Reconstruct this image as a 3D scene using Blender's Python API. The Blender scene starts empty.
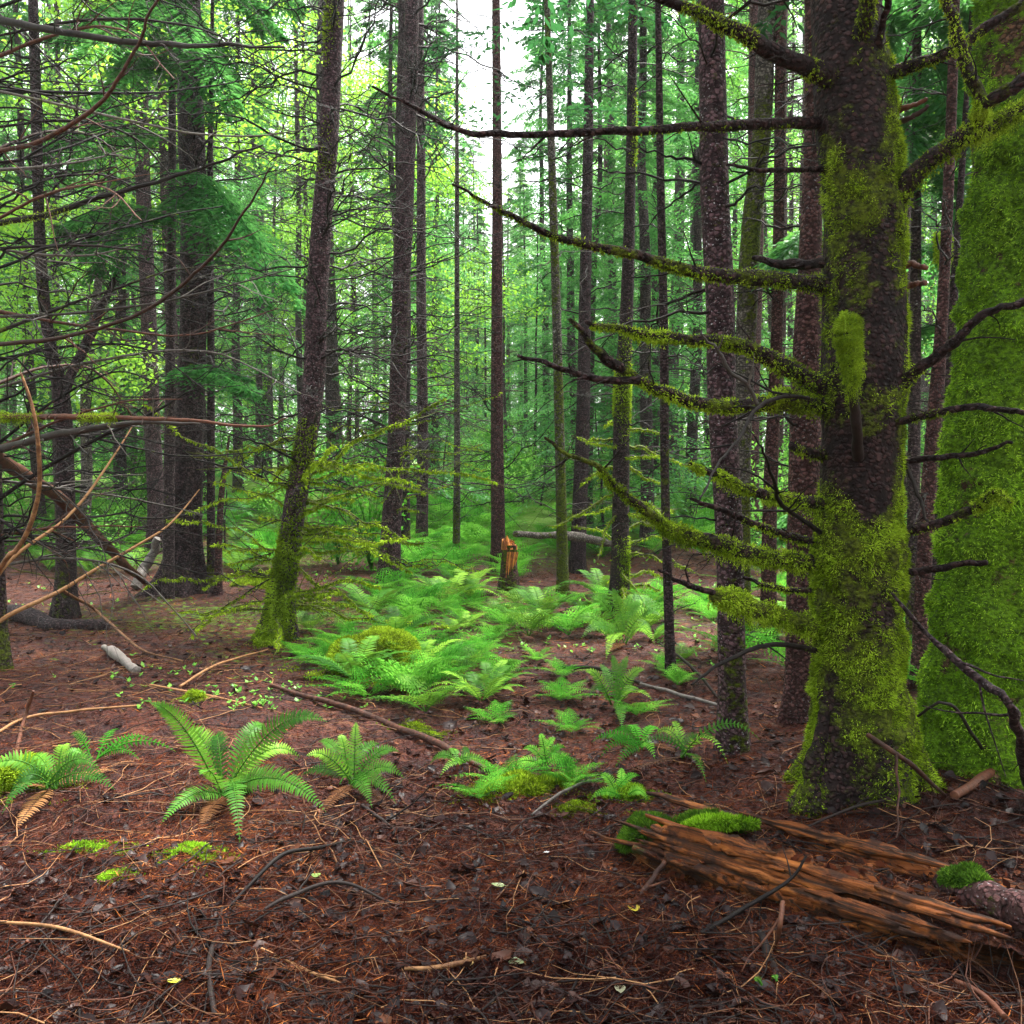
import bpy, math
import numpy as np
from mathutils import Vector

# ------------------------------------------------------------------ camera, sky, sun, exposure
SC = bpy.context.scene
F = 887.0                       # focal length in pixels of the 1024 px frame
CAMH = 1.5
PITCH = math.atan(32.0 / F)     # the horizon sits a little above the middle
cam_d = bpy.data.cameras.new('camera')
cam_d.sensor_width = 36.0
cam_d.lens = F / 1024.0 * 36.0
cam_d.clip_start = 0.05
cam_d.clip_end = 2000.0
cam = bpy.data.objects.new('camera', cam_d)
SC.collection.objects.link(cam)
cam.location = (0, 0, CAMH)
cam.rotation_euler = (math.radians(90) - PITCH, 0, 0)
SC.camera = cam

SUN_EL, SUN_AZ = 66.0, 35.0     # azimuth measured from +Y towards +X
world = bpy.data.worlds.new('World')
SC.world = world
world.use_nodes = True
wn = world.node_tree
wn.nodes.clear()
w_out = wn.nodes.new('ShaderNodeOutputWorld')
w_bg = wn.nodes.new('ShaderNodeBackground')
w_sky = wn.nodes.new('ShaderNodeTexSky')
w_sky.sky_type = 'NISHITA'
w_sky.sun_disc = False
w_sky.sun_elevation = math.radians(SUN_EL)
w_sky.sun_rotation = math.radians(SUN_AZ)
w_sky.air_density = 1.0
w_sky.dust_density = 4.0
w_sky.ozone_density = 1.0
w_hs = wn.nodes.new('ShaderNodeHueSaturation')   # overcast: the clouds take most of the blue out
w_hs.inputs['Saturation'].default_value = 0.16
wn.links.new(w_sky.outputs[0], w_hs.inputs['Color'])
wn.links.new(w_hs.outputs[0], w_bg.inputs['Color'])
w_bg.inputs['Strength'].default_value = 0.15
wn.links.new(w_bg.outputs[0], w_out.inputs['Surface'])

sun_d = bpy.data.lights.new('sun', 'SUN')
sun_d.energy = 4.8
sun_d.angle = math.radians(20)
sun_d.color = (1.0, 0.96, 0.88)
sun = bpy.data.objects.new('sun', sun_d)
SC.collection.objects.link(sun)
_el, _az = math.radians(SUN_EL), math.radians(SUN_AZ)
_sd = Vector((math.cos(_el) * math.sin(_az), math.cos(_el) * math.cos(_az), math.sin(_el)))
sun.rotation_euler = _sd.to_track_quat('Z', 'Y').to_euler()
sun.location = _sd * 60

SC.view_settings.view_transform = 'Standard'
SC.view_settings.look = 'None'
SC.view_settings.exposure = 2.2
SC.view_settings.gamma = 1.0
SC.view_settings.use_curve_mapping = False
SC.render.engine = 'CYCLES'
SC.cycles.max_bounces = 5
SC.cycles.diffuse_bounces = 3
SC.cycles.glossy_bounces = 2
SC.cycles.transmission_bounces = 3
SC.cycles.use_denoising = True
SC.cycles.use_adaptive_sampling = True

# ------------------------------------------------------------------ numeric helpers
RNG = np.random.default_rng(7)

def _hash(ix, iy, iz, seed):
    h = (ix.astype(np.int64) * 374761393 + iy.astype(np.int64) * 668265263
         + iz.astype(np.int64) * 2147483647 + seed * 974711) & 0xFFFFFFFF
    h = ((h ^ (h >> 13)) * 1274126177) & 0xFFFFFFFF
    h = ((h ^ (h >> 16)) * 2246822519) & 0xFFFFFFFF
    return ((h ^ (h >> 15)) & 0xFFFFFF) / float(0xFFFFFF)

def vnoise(p, seed=0):
    p = np.asarray(p, float)
    i = np.floor(p).astype(np.int64)
    f = p - i
    f = f * f * (3 - 2 * f)
    r = 0
    for dx in (0, 1):
        wx = f[..., 0] if dx else 1 - f[..., 0]
        for dy in (0, 1):
            wy = f[..., 1] if dy else 1 - f[..., 1]
            for dz in (0, 1):
                wz = f[..., 2] if dz else 1 - f[..., 2]
                r = r + wx * wy * wz * _hash(i[..., 0] + dx, i[..., 1] + dy, i[..., 2] + dz, seed)
    return r * 2 - 1

def fbm(p, octs=4, seed=0, gain=0.5):
    p = np.asarray(p, float)
    r, a, s = 0, 1.0, 0.0
    for k in range(octs):
        r = r + a * vnoise(p * 2.0 ** k + 17.3 * k, seed + k)
        s += a
        a *= gain
    return r / s

def sstep(a, b, x):
    t = np.clip((x - a) / (b - a), 0, 1)
    return t * t * (3 - 2 * t)

def xyz(x, y, z=0.0):
    x = np.asarray(x, float)
    y = np.asarray(y, float)
    return np.stack(np.broadcast_arrays(x, y, np.asarray(z, float)), -1)

def ground_z(x, y):
    """height of the forest floor"""
    x = np.asarray(x, float)
    y = np.asarray(y, float)
    z = 0.06 * fbm(xyz(x * 0.55, y * 0.55), 3, 3)
    z = z + 1.75 * sstep(12.8, 33, y + 0.10 * np.abs(x)) + 2.3 * sstep(40, 120, y)
    z = z + 0.55 * np.exp(-(((x + 4.0) / 3.5) ** 2 + ((y - 25) / 5.0) ** 2))
    z = z + 0.14 * np.exp(-(((x - 2.2) / 1.0) ** 2 + ((y - 4.4) / 0.9) ** 2))
    z = z + 0.10 * np.exp(-(((x + 4.2) / 1.1) ** 2 + ((y - 11.6) / 1.2) ** 2))
    z = z + 0.07 * np.exp(-(((x - 1.75) / 0.55) ** 2 + ((y - 3.45) / 0.35) ** 2)) + 0.05 * np.exp(-(((x + 1.2) / 0.5) ** 2 + ((y - 3.3) / 0.3) ** 2))
    z = z - 0.05 * np.exp(-(((x - 0.05 * y) / 0.7) ** 2)) * sstep(2, 5, y) * (1 - sstep(9, 14, y))
    z = z + 0.12 * sstep(0.3, 2.5, -x) * np.exp(-((y - 6) / 3.0) ** 2)
    return z

def ray(px, py):
    u, v = (px - 512) / F, (512 - py) / F
    return np.array([u, math.cos(PITCH) + v * math.sin(PITCH), -math.sin(PITCH) + v * math.cos(PITCH)])

def P(px, py, Y):
    """the world point at depth Y seen at that picture position"""
    d = ray(px, py)
    return np.array([0, 0, CAMH]) + d * (Y / d[1])

def G(px, py):
    """where that line of sight meets the forest floor"""
    d = ray(px, py)
    d = d / d[1]
    ys = np.concatenate([np.linspace(1.5, 30, 2400), np.linspace(30, 120, 1500)])
    pts = np.array([0, 0, CAMH]) + d * ys[:, None]
    below = np.nonzero(pts[:, 2] <= ground_z(pts[:, 0], pts[:, 1]))[0]
    k = below[0] if len(below) else len(ys) - 1
    p = pts[k].copy()
    p[2] = float(ground_z(p[0], p[1]))
    return p

def norm(v):
    v = np.asarray(v, float)
    return v / np.maximum(np.linalg.norm(v, axis=-1, keepdims=True), 1e-9)

def spline(pts, n):
    """Catmull-Rom through pts, n samples; extra columns are carried along"""
    pts = np.asarray(pts, float)
    if len(pts) < 3:
        t = np.linspace(0, 1, n)[:, None]
        return pts[0] * (1 - t) + pts[-1] * t
    a = np.vstack([2 * pts[0] - pts[1], pts, 2 * pts[-1] - pts[-2]])
    seg = np.concatenate([[0], np.cumsum(np.linalg.norm(np.diff(pts[:, :3], axis=0), axis=1))])
    u = np.interp(np.linspace(0, seg[-1], n), seg, np.arange(len(pts)))
    i = np.minimum(u.astype(int), len(pts) - 2)
    t = (u - i)[:, None]
    p0, p1, p2, p3 = a[i], a[i + 1], a[i + 2], a[i + 3]
    return 0.5 * (2 * p1 + (p2 - p0) * t + (2 * p0 - 5 * p1 + 4 * p2 - p3) * t ** 2
                  + (3 * p1 - p0 - 3 * p2 + p3) * t ** 3)

class MB:
    """collects geometry and links it as ONE mesh object"""
    def __init__(s):
        s.v, s.f, s.n = [], {3: [], 4: []}, 0
        s.at = {'moss': [], 'tint': []}
    def add(s, v, quads=None, tris=None, moss=0.0, tint=0.5):
        v = np.asarray(v, float).reshape(-1, 3)
        s.v.append(v)
        if quads is not None and len(quads):
            s.f[4].append(np.asarray(quads) + s.n)
        if tris is not None and len(tris):
            s.f[3].append(np.asarray(tris) + s.n)
        s.at['moss'].append(np.broadcast_to(np.asarray(moss, float).ravel() if np.ndim(moss) else moss, (len(v),)))
        s.at['tint'].append(np.broadcast_to(np.asarray(tint, float).ravel() if np.ndim(tint) else tint, (len(v),)))
        s.n += len(v)
    def tube(s, pts, rad, sides=5, moss=0.0, tint=0.5, cap=True):
        pts = np.asarray(pts, float)
        m = len(pts)
        rad = np.broadcast_to(np.asarray(rad, float), (m,))
        t = np.gradient(pts, axis=0)
        t = norm(t)
        mean = norm(t.mean(0) + 1e-6)
        ref = np.array([0, 0, 1.0]) if abs(mean[2]) < 0.8 else np.array([1.0, 0.1, 0])
        a = norm(np.cross(t, ref))
        b = np.cross(t, a)
        th = np.arange(sides) * 2 * math.pi / sides
        ring = a[:, None] * np.cos(th)[None, :, None] + b[:, None] * np.sin(th)[None, :, None]
        v = pts[:, None] + ring * rad[:, None, None]
        i = np.arange(m - 1)[:, None] * sides
        j = np.arange(sides)[None]
        k = (j + 1) % sides
        q = np.stack([i + j, i + k, i + sides + k, i + sides + j], -1).reshape(-1, 4)
        mo = np.repeat(np.broadcast_to(np.asarray(moss, float), (m,)), sides)
        s.add(v, quads=q, moss=mo, tint=tint)
        if cap and rad[-1] > 0.004:
            tip = np.vstack([v[-1], pts[-1] + t[-1] * rad[-1] * 0.5])
            s.add(tip, tris=[(x, (x + 1) % sides, sides) for x in range(sides)], tint=tint, moss=mo[-1])
        return v
    def leaves(s, p, d, side, L, W, tint=0.5, fold=0.0):
        """rhombic leaflets: base p, direction d, half-width direction side"""
        p, d, side = (np.asarray(x, float).reshape(-1, 3) for x in (p, d, side))
        n = len(p)
        L = np.broadcast_to(L, (n,))[:, None]
        W = np.broadcast_to(W, (n,))[:, None]
        nor = np.cross(d, side) * fold
        v = np.stack([p, p + d * L * 0.42 + side * W + nor * W, p + d * L, p + d * L * 0.42 - side * W + nor * W], 1)
        q = np.arange(n * 4).reshape(n, 4)
        s.add(v.reshape(-1, 3), quads=q, tint=np.repeat(np.broadcast_to(tint, (n,)), 4))
    def build(s, name, mat, parent=None, origin=None, smooth=True):
        me = bpy.data.meshes.new(name)
        V = np.vstack(s.v)
        if origin is not None:
            V = V - np.asarray(origin)
        me.vertices.add(len(V))
        me.vertices.foreach_set('co', V.astype(np.float32).ravel())
        loops, starts, tot = [], [], 0
        for k in (4, 3):
            if s.f[k]:
                fa = np.vstack(s.f[k])
                loops.append(fa.ravel())
                starts.append(tot + np.arange(len(fa)) * k)
                tot += fa.size
        me.loops.add(tot)
        me.loops.foreach_set('vertex_index', np.concatenate(loops).astype(np.int32))
        st = np.concatenate(starts).astype(np.int32)
        me.polygons.add(len(st))
        me.polygons.foreach_set('loop_start', st)
        if smooth:
            me.polygons.foreach_set('use_smooth', np.ones(len(st), bool))
        for k, arr in s.at.items():
            a = np.concatenate(arr).astype(np.float32)
            if np.ptp(a) > 0 or abs(a[0] - (0.0 if k == 'moss' else 0.5)) > 1e-6 or k == 'tint':
                at = me.attributes.new(k, 'FLOAT', 'POINT')
                at.data.foreach_set('value', a)
        me.update(calc_edges=True)
        me.materials.append(mat)
        o = bpy.data.objects.new(name, me)
        SC.collection.objects.link(o)
        if parent is not None:
            o.parent = parent
        elif origin is not None:
            o.location = origin
        return o

def tag(o, label=None, cat=None, group=None, kind=None):
    if label:
        o['label'] = label
    if cat:
        o['category'] = cat
    if group:
        o['group'] = group
    if kind:
        o['kind'] = kind
    return o

def thing(name, label, cat, loc, group=None):
    o = bpy.data.objects.new(name, None)
    o.empty_display_size = 0.2
    SC.collection.objects.link(o)
    o.location = loc
    return tag(o, label, cat, group)

def copy_tree(o, parent=None):
    c = o.copy()
    SC.collection.objects.link(c)
    c.parent = parent
    for ch in CHILDREN.get(o.name, []):
        copy_tree(ch, c)
    return c
CHILDREN = {}

# ------------------------------------------------------------------ materials
def new_mat(name):
    m = bpy.data.materials.new(name)
    m.use_nodes = True
    nt = m.node_tree
    nt.nodes.clear()
    out = nt.nodes.new('ShaderNodeOutputMaterial')
    return m, nt, out

class N:
    """small wrapper for wiring nodes"""
    def __init__(s, nt):
        s.nt = nt
    def node(s, kind, **inp):
        n = s.nt.nodes.new(kind)
        for k, v in inp.items():
            s.set(n, k, v)
        return n
    def set(s, n, k, v):
        sock = n.inputs[k] if not k.startswith('_') else n.inputs[int(k[1:])]
        if isinstance(v, bpy.types.NodeSocket):
            s.nt.links.new(v, sock)
        else:
            sock.default_value = v
    def noise(s, vec, scale, detail=4, rough=0.6, out=0):
        n = s.node('ShaderNodeTexNoise', Vector=vec, Scale=scale, Detail=detail, Roughness=rough)
        return n.outputs[out]
    def mapr(s, v, a, b, c=0.0, d=1.0):
        n = s.nt.nodes.new('ShaderNodeMapRange')
        n.interpolation_type = 'SMOOTHSTEP'
        for i, x in enumerate((v, a, b, c, d)):
            s.set(n, '_%d' % i, x)
        return n.outputs[0]
    def mix(s, fac, a, b):
        n = s.nt.nodes.new('ShaderNodeMix')
        n.data_type = 'RGBA'
        s.set(n, '_0', fac)
        s.set(n, '_6', a)
        s.set(n, '_7', b)
        return n.outputs[2]
    def math(s, op, a, b=0.0, clamp=False):
        n = s.nt.nodes.new('ShaderNodeMath')
        n.operation = op
        n.use_clamp = clamp
        s.set(n, '_0', a)
        s.set(n, '_1', b)
        return n.outputs[0]
    def attr(s, name):
        n = s.nt.nodes.new('ShaderNodeAttribute')
        n.attribute_name = name
        return n.outputs['Fac']
    def coord(s, scale=(1, 1, 1)):
        c = s.nt.nodes.new('ShaderNodeTexCoord').outputs['Object']
        if scale == (1, 1, 1):
            return c
        m = s.node('ShaderNodeMapping', Vector=c)
        m.inputs['Scale'].default_value = scale
        return m.outputs[0]
    def bump(s, h, strength, dist):
        return s.node('ShaderNodeBump', Height=h, Strength=strength, Distance=dist).outputs[0]

def rgba(c):
    return (c[0], c[1], c[2], 1.0)

def bark_mat(name, dark, light, lichen=(0.35, 0.33, 0.36), lich_amt=0.35, moss_a=(0.12, 0.155, 0.012), moss_b=(0.025, 0.03, 0.006), scale=1.0, rough=0.75):
    """flaky conifer bark, pale lichen dabs, moss where the moss attribute says"""
    m, nt, out = new_mat(name)
    n = N(nt)
    c = n.coord((scale, scale, scale * 0.55))
    c2 = n.coord((scale, scale, scale * 1.3))
    n1 = n.noise(c, 22, 5, 0.65)
    n2 = n.noise(c, 5, 3, 0.6)
    n3 = n.noise(c2, 75, 3, 0.6)
    col = n.mix(n.mapr(n1, 0.35, 0.7), rgba(dark), rgba(light))
    col = n.mix(n.mapr(n2, 0.5, 0.75, 0, 0.6), col, rgba([x * 0.55 for x in dark]))
    wob = n.node('ShaderNodeMix')
    wob.data_type = 'VECTOR'
    nz = n.node('ShaderNodeTexNoise', Vector=c, Scale=30.0, Detail=3.0)
    n.set(wob, '_0', 0.035)
    n.set(wob, '_4', c2)
    n.set(wob, '_5', nz.outputs[1])
    fl = n.node('ShaderNodeTexVoronoi', Vector=wob.outputs[1], Scale=44.0)
    fr = n.node('ShaderNodeSeparateColor', Color=fl.outputs['Color']).outputs[0]
    col = n.mix(n.mapr(fr, 0.55, 1.0, 0, 0.55), col, rgba([x * 1.5 for x in light]))
    col = n.mix(n.mapr(fr, 0.3, 0.0, 0, 0.7), col, rgba([x * 0.4 for x in dark]))
    crack = n.mapr(fl.outputs['Distance'], 0.32, 0.62)
    col = n.mix(n.math('MULTIPLY', crack, 0.75), col, rgba([x * 0.25 for x in dark]))
    lm = n.math('MULTIPLY', n.mapr(n3, 0.60, 0.70), n.mapr(n2, 0.42, 0.62, 0.15, 1.0))
    lm = n.math('MULTIPLY', lm, lich_amt)
    col = n.mix(lm, col, rgba(lichen))
    mo = n.attr('moss')
    me = n.math('ADD', mo, n.math('MULTIPLY', n.math('SUBTRACT', n.noise(c2, 16, 5, 0.7), 0.5), 1.3))
    mm = n.mapr(me, 0.42, 0.62)
    mcol = n.mix(n.mapr(n.noise(c2, 40, 4, 0.7), 0.35, 0.65), rgba(moss_b), rgba(moss_a))
    col = n.mix(mm, col, mcol)
    h = n.math('ADD', n.math('MULTIPLY', n1, 0.7), n.math('SUBTRACT', n.math('MULTIPLY', fr, 0.9), n.math('MULTIPLY', crack, 0.7)))
    h = n.math('ADD', h, n.math('MULTIPLY', n.math('MULTIPLY', n.noise(c2, 130, 3, 0.7), mm), 1.0))
    b = n.node('ShaderNodeBsdfPrincipled', Roughness=n.mix(mm, (rough,) * 3 + (1,), (0.95, 0.95, 0.95, 1)), Normal=n.bump(h, 1.0, 0.014))
    n.set(b, 'Base Color', col)
    b.inputs['Specular IOR Level'].default_value = 0.14
    nt.links.new(b.outputs[0], out.inputs['Surface'])
    return m

def leaf_mat(name, a, b, c, trans=0.4, gloss=0.06, rough=0.4, tcol=None):
    """thin leaf: reflects, lets light through; a < b < c colours picked by the tint attribute"""
    m, nt, out = new_mat(name)
    n = N(nt)
    t = n.attr('tint')
    oi = nt.nodes.new('ShaderNodeObjectInfo')
    t = n.math('ADD', t, n.math('MULTIPLY', n.math('SUBTRACT', oi.outputs['Random'], 0.5), 0.25), True)
    col = n.mix(n.mapr(t, 0.0, 0.5), rgba(a), rgba(b))
    col = n.mix(n.mapr(t, 0.5, 1.0), col, rgba(c))
    dif = n.node('ShaderNodeBsdfDiffuse', Color=col)
    tr = n.node('ShaderNodeBsdfTranslucent', Color=n.mix(0.5, col, rgba(tcol or c)))
    mx = n.node('ShaderNodeMixShader', _0=trans)
    nt.links.new(dif.outputs[0], mx.inputs[1])
    nt.links.new(tr.outputs[0], mx.inputs[2])
    last = mx
    if gloss > 0:
        gl = n.node('ShaderNodeBsdfGlossy', Roughness=rough)
        m2 = n.node('ShaderNodeMixShader', _0=gloss)
        nt.links.new(mx.outputs[0], m2.inputs[1])
        nt.links.new(gl.outputs[0], m2.inputs[2])
        last = m2
    nt.links.new(last.outputs[0], out.inputs['Surface'])
    return m

def wood_mat(name, a, b, rough=0.6, bump=0.6, scale=1.0, spec=0.4):
    m, nt, out = new_mat(name)
    n = N(nt)
    c = n.coord((scale, scale, scale))
    t = n.attr('tint')
    n1 = n.noise(c, 30, 4, 0.65)
    n2 = n.noise(c, 7, 3, 0.6)
    col = n.mix(n.mapr(n.math('ADD', n1, n.math('MULTIPLY', n.math('SUBTRACT', t, 0.5), 0.8)), 0.3, 0.75), rgba(a), rgba(b))
    col = n.mix(n.mapr(n2, 0.55, 0.75, 0, 0.6), col, rgba([x * 0.5 for x in a]))
    mo = n.attr('moss')
    mm = n.mapr(n.math('ADD', mo, n.math('MULTIPLY', n.math('SUBTRACT', n.noise(c, 20, 4, 0.7), 0.5), 1.3)), 0.42, 0.62)
    col = n.mix(mm, col, n.mix(n.noise(c, 45, 3, 0.6), (0.035, 0.05, 0.006, 1), (0.12, 0.14, 0.012, 1)))
    bs = n.node('ShaderNodeBsdfPrincipled', Roughness=rough, Normal=n.bump(n1, bump, 0.006))
    n.set(bs, 'Base Color', col)
    bs.inputs['Specular IOR Level'].default_value = spec
    nt.links.new(bs.outputs[0], out.inputs['Surface'])
    return m

M = {}
M['bark_big'] = bark_mat('bark_big', (0.014, 0.007, 0.008), (0.055, 0.028, 0.028), lich_amt=0.15)
M['bark_mossy'] = bark_mat('bark_mossy', (0.06, 0.03, 0.02), (0.16, 0.08, 0.05), moss_a=(0.15, 0.30, 0.010), moss_b=(0.04, 0.08, 0.006), lich_amt=0.1)
M['bark_purple'] = bark_mat('bark_purple', (0.036, 0.018, 0.022), (0.15, 0.083, 0.098), lich_amt=1.0, lichen=(0.5, 0.47, 0.5))
M['bark_dark'] = bark_mat('bark_dark', (0.024, 0.014, 0.016), (0.085, 0.050, 0.056), lich_amt=0.6)
M['bark_red'] = bark_mat('bark_red', (0.055, 0.022, 0.022), (0.15, 0.07, 0.070), lich_amt=0.8)
M['bark_pale'] = bark_mat('bark_pale', (0.07, 0.055, 0.05), (0.22, 0.19, 0.17), lich_amt=0.8)
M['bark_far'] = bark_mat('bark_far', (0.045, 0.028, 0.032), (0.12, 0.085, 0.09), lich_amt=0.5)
M['twig'] = wood_mat('twig', (0.005, 0.003, 0.003), (0.019, 0.012, 0.011), 0.65, spec=0.2)
M['twig_grey'] = wood_mat('twig_grey', (0.045, 0.037, 0.034), (0.15, 0.13, 0.12), 0.6, spec=0.25)
M['twig_tan'] = wood_mat('twig_tan', (0.09, 0.036, 0.016), (0.34, 0.17, 0.075), 0.55, spec=0.2)
M['stick_brown'] = wood_mat('stick_brown', (0.028, 0.010, 0.007), (0.12, 0.042, 0.023), 0.6, bump=1.0, spec=0.25)
M['moss'] = leaf_mat('moss', (0.024, 0.042, 0.003), (0.16, 0.26, 0.009), (0.44, 0.62, 0.045), trans=0.35, gloss=0)
M['moss_green'] = leaf_mat('moss_green', (0.022, 0.06, 0.004), (0.17, 0.37, 0.012), (0.42, 0.68, 0.05), trans=0.35, gloss=0)
M['moss_deep'] = leaf_mat('moss_deep', (0.012, 0.04, 0.006), (0.05, 0.13, 0.012), (0.17, 0.32, 0.03), trans=0.35, gloss=0)
M['fern'] = leaf_mat('fern', (0.016, 0.075, 0.008), (0.065, 0.21, 0.018), (0.24, 0.46, 0.045), trans=0.3, gloss=0.012, rough=0.5)
M['fern_light'] = leaf_mat('fern_light', (0.018, 0.10, 0.010), (0.065, 0.28, 0.026), (0.19, 0.48, 0.055), trans=0.38, gloss=0)
M['fern_brown'] = leaf_mat('fern_brown', (0.03, 0.012, 0.006), (0.12, 0.05, 0.02), (0.26, 0.13, 0.05), trans=0.2, gloss=0.02)
M['needle_dark'] = leaf_mat('needle_dark', (0.008, 0.045, 0.014), (0.022, 0.11, 0.035), (0.06, 0.22, 0.055), trans=0.35, gloss=0.03)
M['needle_bough'] = leaf_mat('needle_bough', (0.014, 0.075, 0.018), (0.05, 0.21, 0.05), (0.13, 0.38, 0.08), trans=0.45, gloss=0.0)
M['needle'] = leaf_mat('needle', (0.014, 0.085, 0.022), (0.045, 0.20, 0.05), (0.14, 0.40, 0.08), trans=0.45, gloss=0.02)
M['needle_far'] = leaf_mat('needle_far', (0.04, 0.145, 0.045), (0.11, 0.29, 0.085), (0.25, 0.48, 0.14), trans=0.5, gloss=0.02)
M['leaf_bright'] = leaf_mat('leaf_bright', (0.06, 0.24, 0.015), (0.17, 0.44, 0.03), (0.38, 0.64, 0.06), trans=0.55, gloss=0.03)
M['leaf_mid'] = leaf_mat('leaf_mid', (0.04, 0.18, 0.025), (0.12, 0.40, 0.05), (0.30, 0.62, 0.09), trans=0.5, gloss=0.02)
M['litter_needle'] = leaf_mat('litter_needle', (0.010, 0.004, 0.004), (0.082, 0.023, 0.012), (0.44, 0.15, 0.045), trans=0.1, gloss=0.0)
M['litter_leaf'] = leaf_mat('litter_leaf', (0.005, 0.003, 0.004), (0.020, 0.009, 0.009), (0.13, 0.045, 0.022), trans=0.05, gloss=0.02, rough=0.45)

# ------------------------------------------------------------------ ground
def graded(lo, hi, fine_lo, fine_hi, step, grow):
    mid = np.arange(fine_lo, fine_hi, step)
    a, s, x = [], step, fine_hi
    while x < hi:
        a.append(x); s *= grow; x += s
    b, s, x = [], step, fine_lo
    while x > lo:
        s *= grow; x -= s; b.append(x)
    return np.concatenate([b[::-1], mid, a, [hi + 5]])

xs = graded(-160, 160, -4.2, 4.2, 0.021, 1.035)
ys = graded(-60, 220, 1.9, 9.0, 0.02, 1.03)
GX, GY = np.meshgrid(xs, ys)
gz = ground_z(GX, GY)
near = np.exp(-np.maximum(GY - 4, 0) / 9.0)
micro = 0.036 * fbm(xyz(GX * 3.1, GY * 3.1), 3, 21) + 0.026 * fbm(xyz(GX * 13, GY * 13), 3, 31) * near
ridg = 1 - np.abs(fbm(xyz(GX * 7, GY * 7), 3, 41)) * 2.2
micro = micro + 0.016 * ridg * near
def ground_micro(x, y):
    x = np.asarray(x, float); y = np.asarray(y, float)
    nr = np.exp(-np.maximum(y - 4, 0) / 9.0)
    return (0.036 * fbm(xyz(x * 3.1, y * 3.1), 3, 21) + 0.026 * fbm(xyz(x * 13, y * 13), 3, 31) * nr
            + 0.016 * (1 - np.abs(fbm(xyz(x * 7, y * 7), 3, 41)) * 2.2) * nr)
def floor_z(x, y):
    return ground_z(x, y) + ground_micro(x, y)
mossg = 0.25 * fbm(xyz(GX * 0.9, GY * 0.9), 4, 51) + 0.5 * fbm(xyz(GX * 0.3, GY * 0.3), 2, 57) * sstep(5, 10, GY)
mossg = mossg + 0.16 * sstep(5.5, 8, GY) * np.exp(-(GX / 2.2) ** 2) + 0.60 * sstep(12, 20, GY) - 0.25 * np.exp(-((GX - 0.05 * GY - 0.3) / 0.9) ** 2) * (1 - sstep(8, 12, GY)) - 0.12 * (1 - sstep(3, 7, GY))
gb = MB()
nx, ny = len(xs), len(ys)
ii = np.arange(ny - 1)[:, None] * nx + np.arange(nx - 1)[None]
gb.add(np.stack([GX, GY, gz + micro], -1), quads=np.stack([ii, ii + 1, ii + nx + 1, ii + nx], -1).reshape(-1, 4), moss=mossg)

def ground_mat():
    m, nt, out = new_mat('forest_floor')
    n = N(nt)
    c = n.coord()
    n1 = n.noise(c, 3.0, 5, 0.6)
    n2 = n.noise(c, 55, 4, 0.7)
    n3 = n.noise(c, 160, 3, 0.7)
    n4 = n.noise(c, 14, 4, 0.65)
    col = n.mix(n.mapr(n2, 0.35, 0.68), (0.012, 0.005, 0.006, 1), (0.095, 0.029, 0.022, 1))
    col = n.mix(n.mapr(n1, 0.42, 0.66, 0, 0.75), col, (0.017, 0.010, 0.012, 1))
    col = n.mix(n.math('MULTIPLY', n.mapr(n3, 0.56, 0.68), n.mapr(n4, 0.4, 0.6, 0.2, 0.8)), col, (0.24, 0.08, 0.03, 1))
    n5 = n.noise(c, 6.5, 5, 0.7)
    col = n.mix(n.mapr(n5, 0.53, 0.66, 0, 0.7), col, (0.15, 0.055, 0.03, 1))
    col = n.mix(n.mapr(n5, 0.46, 0.34, 0, 0.75), col, (0.010, 0.006, 0.008, 1))
    mo = n.math('ADD', n.attr('moss'), n.math('MULTIPLY', n.math('SUBTRACT', n4, 0.5), 1.5))
    mm = n.mapr(mo, 0.26, 0.5)
    col = n.mix(mm, col, n.mix(n2, (0.025, 0.06, 0.006, 1), (0.15, 0.30, 0.025, 1)))
    b = n.node('ShaderNodeBsdfPrincipled', Roughness=n.mapr(n4, 0.35, 0.65, 0.5, 0.85))
    n.set(b, 'Base Color', col)
    n.set(b, 'Normal', n.bump(n.math('ADD', n2, n.math('MULTIPLY', n3, 0.6)), 0.9, 0.012))
    b.inputs['Specular IOR Level'].default_value = 0.14
    nt.links.new(b.outputs[0], out.inputs['Surface'])
    return m
ground = gb.build('ground', ground_mat())
tag(ground, 'dark brown forest floor of wet needles and soil', 'ground', kind='structure')

# ------------------------------------------------------------------ moss fuzz
def fuzz(mb, p, nrm, L, W, rng, droop=0.35, spread=0.7, tint=(0.2, 0.8)):
    """short mossy fibres on points p with normals nrm"""
    n = len(p)
    d = norm(nrm + rng.normal(0, spread, (n, 3)) * 0.6 + np.array([0, 0, -droop]))
    s = norm(np.cross(d, rng.normal(0, 1, (n, 3))))
    t = np.clip(rng.uniform(tint[0], tint[1], n) + 0.55 * fbm(np.asarray(p) * 4.0, 3, 33) + 0.45 * fbm(np.asarray(p) * 17.0, 2, 35), 0, 1)
    mb.leaves(p - nrm * 0.004, d, s, L * rng.uniform(0.5, 1.4, n), W * rng.uniform(0.7, 1.3, n), t)

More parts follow.
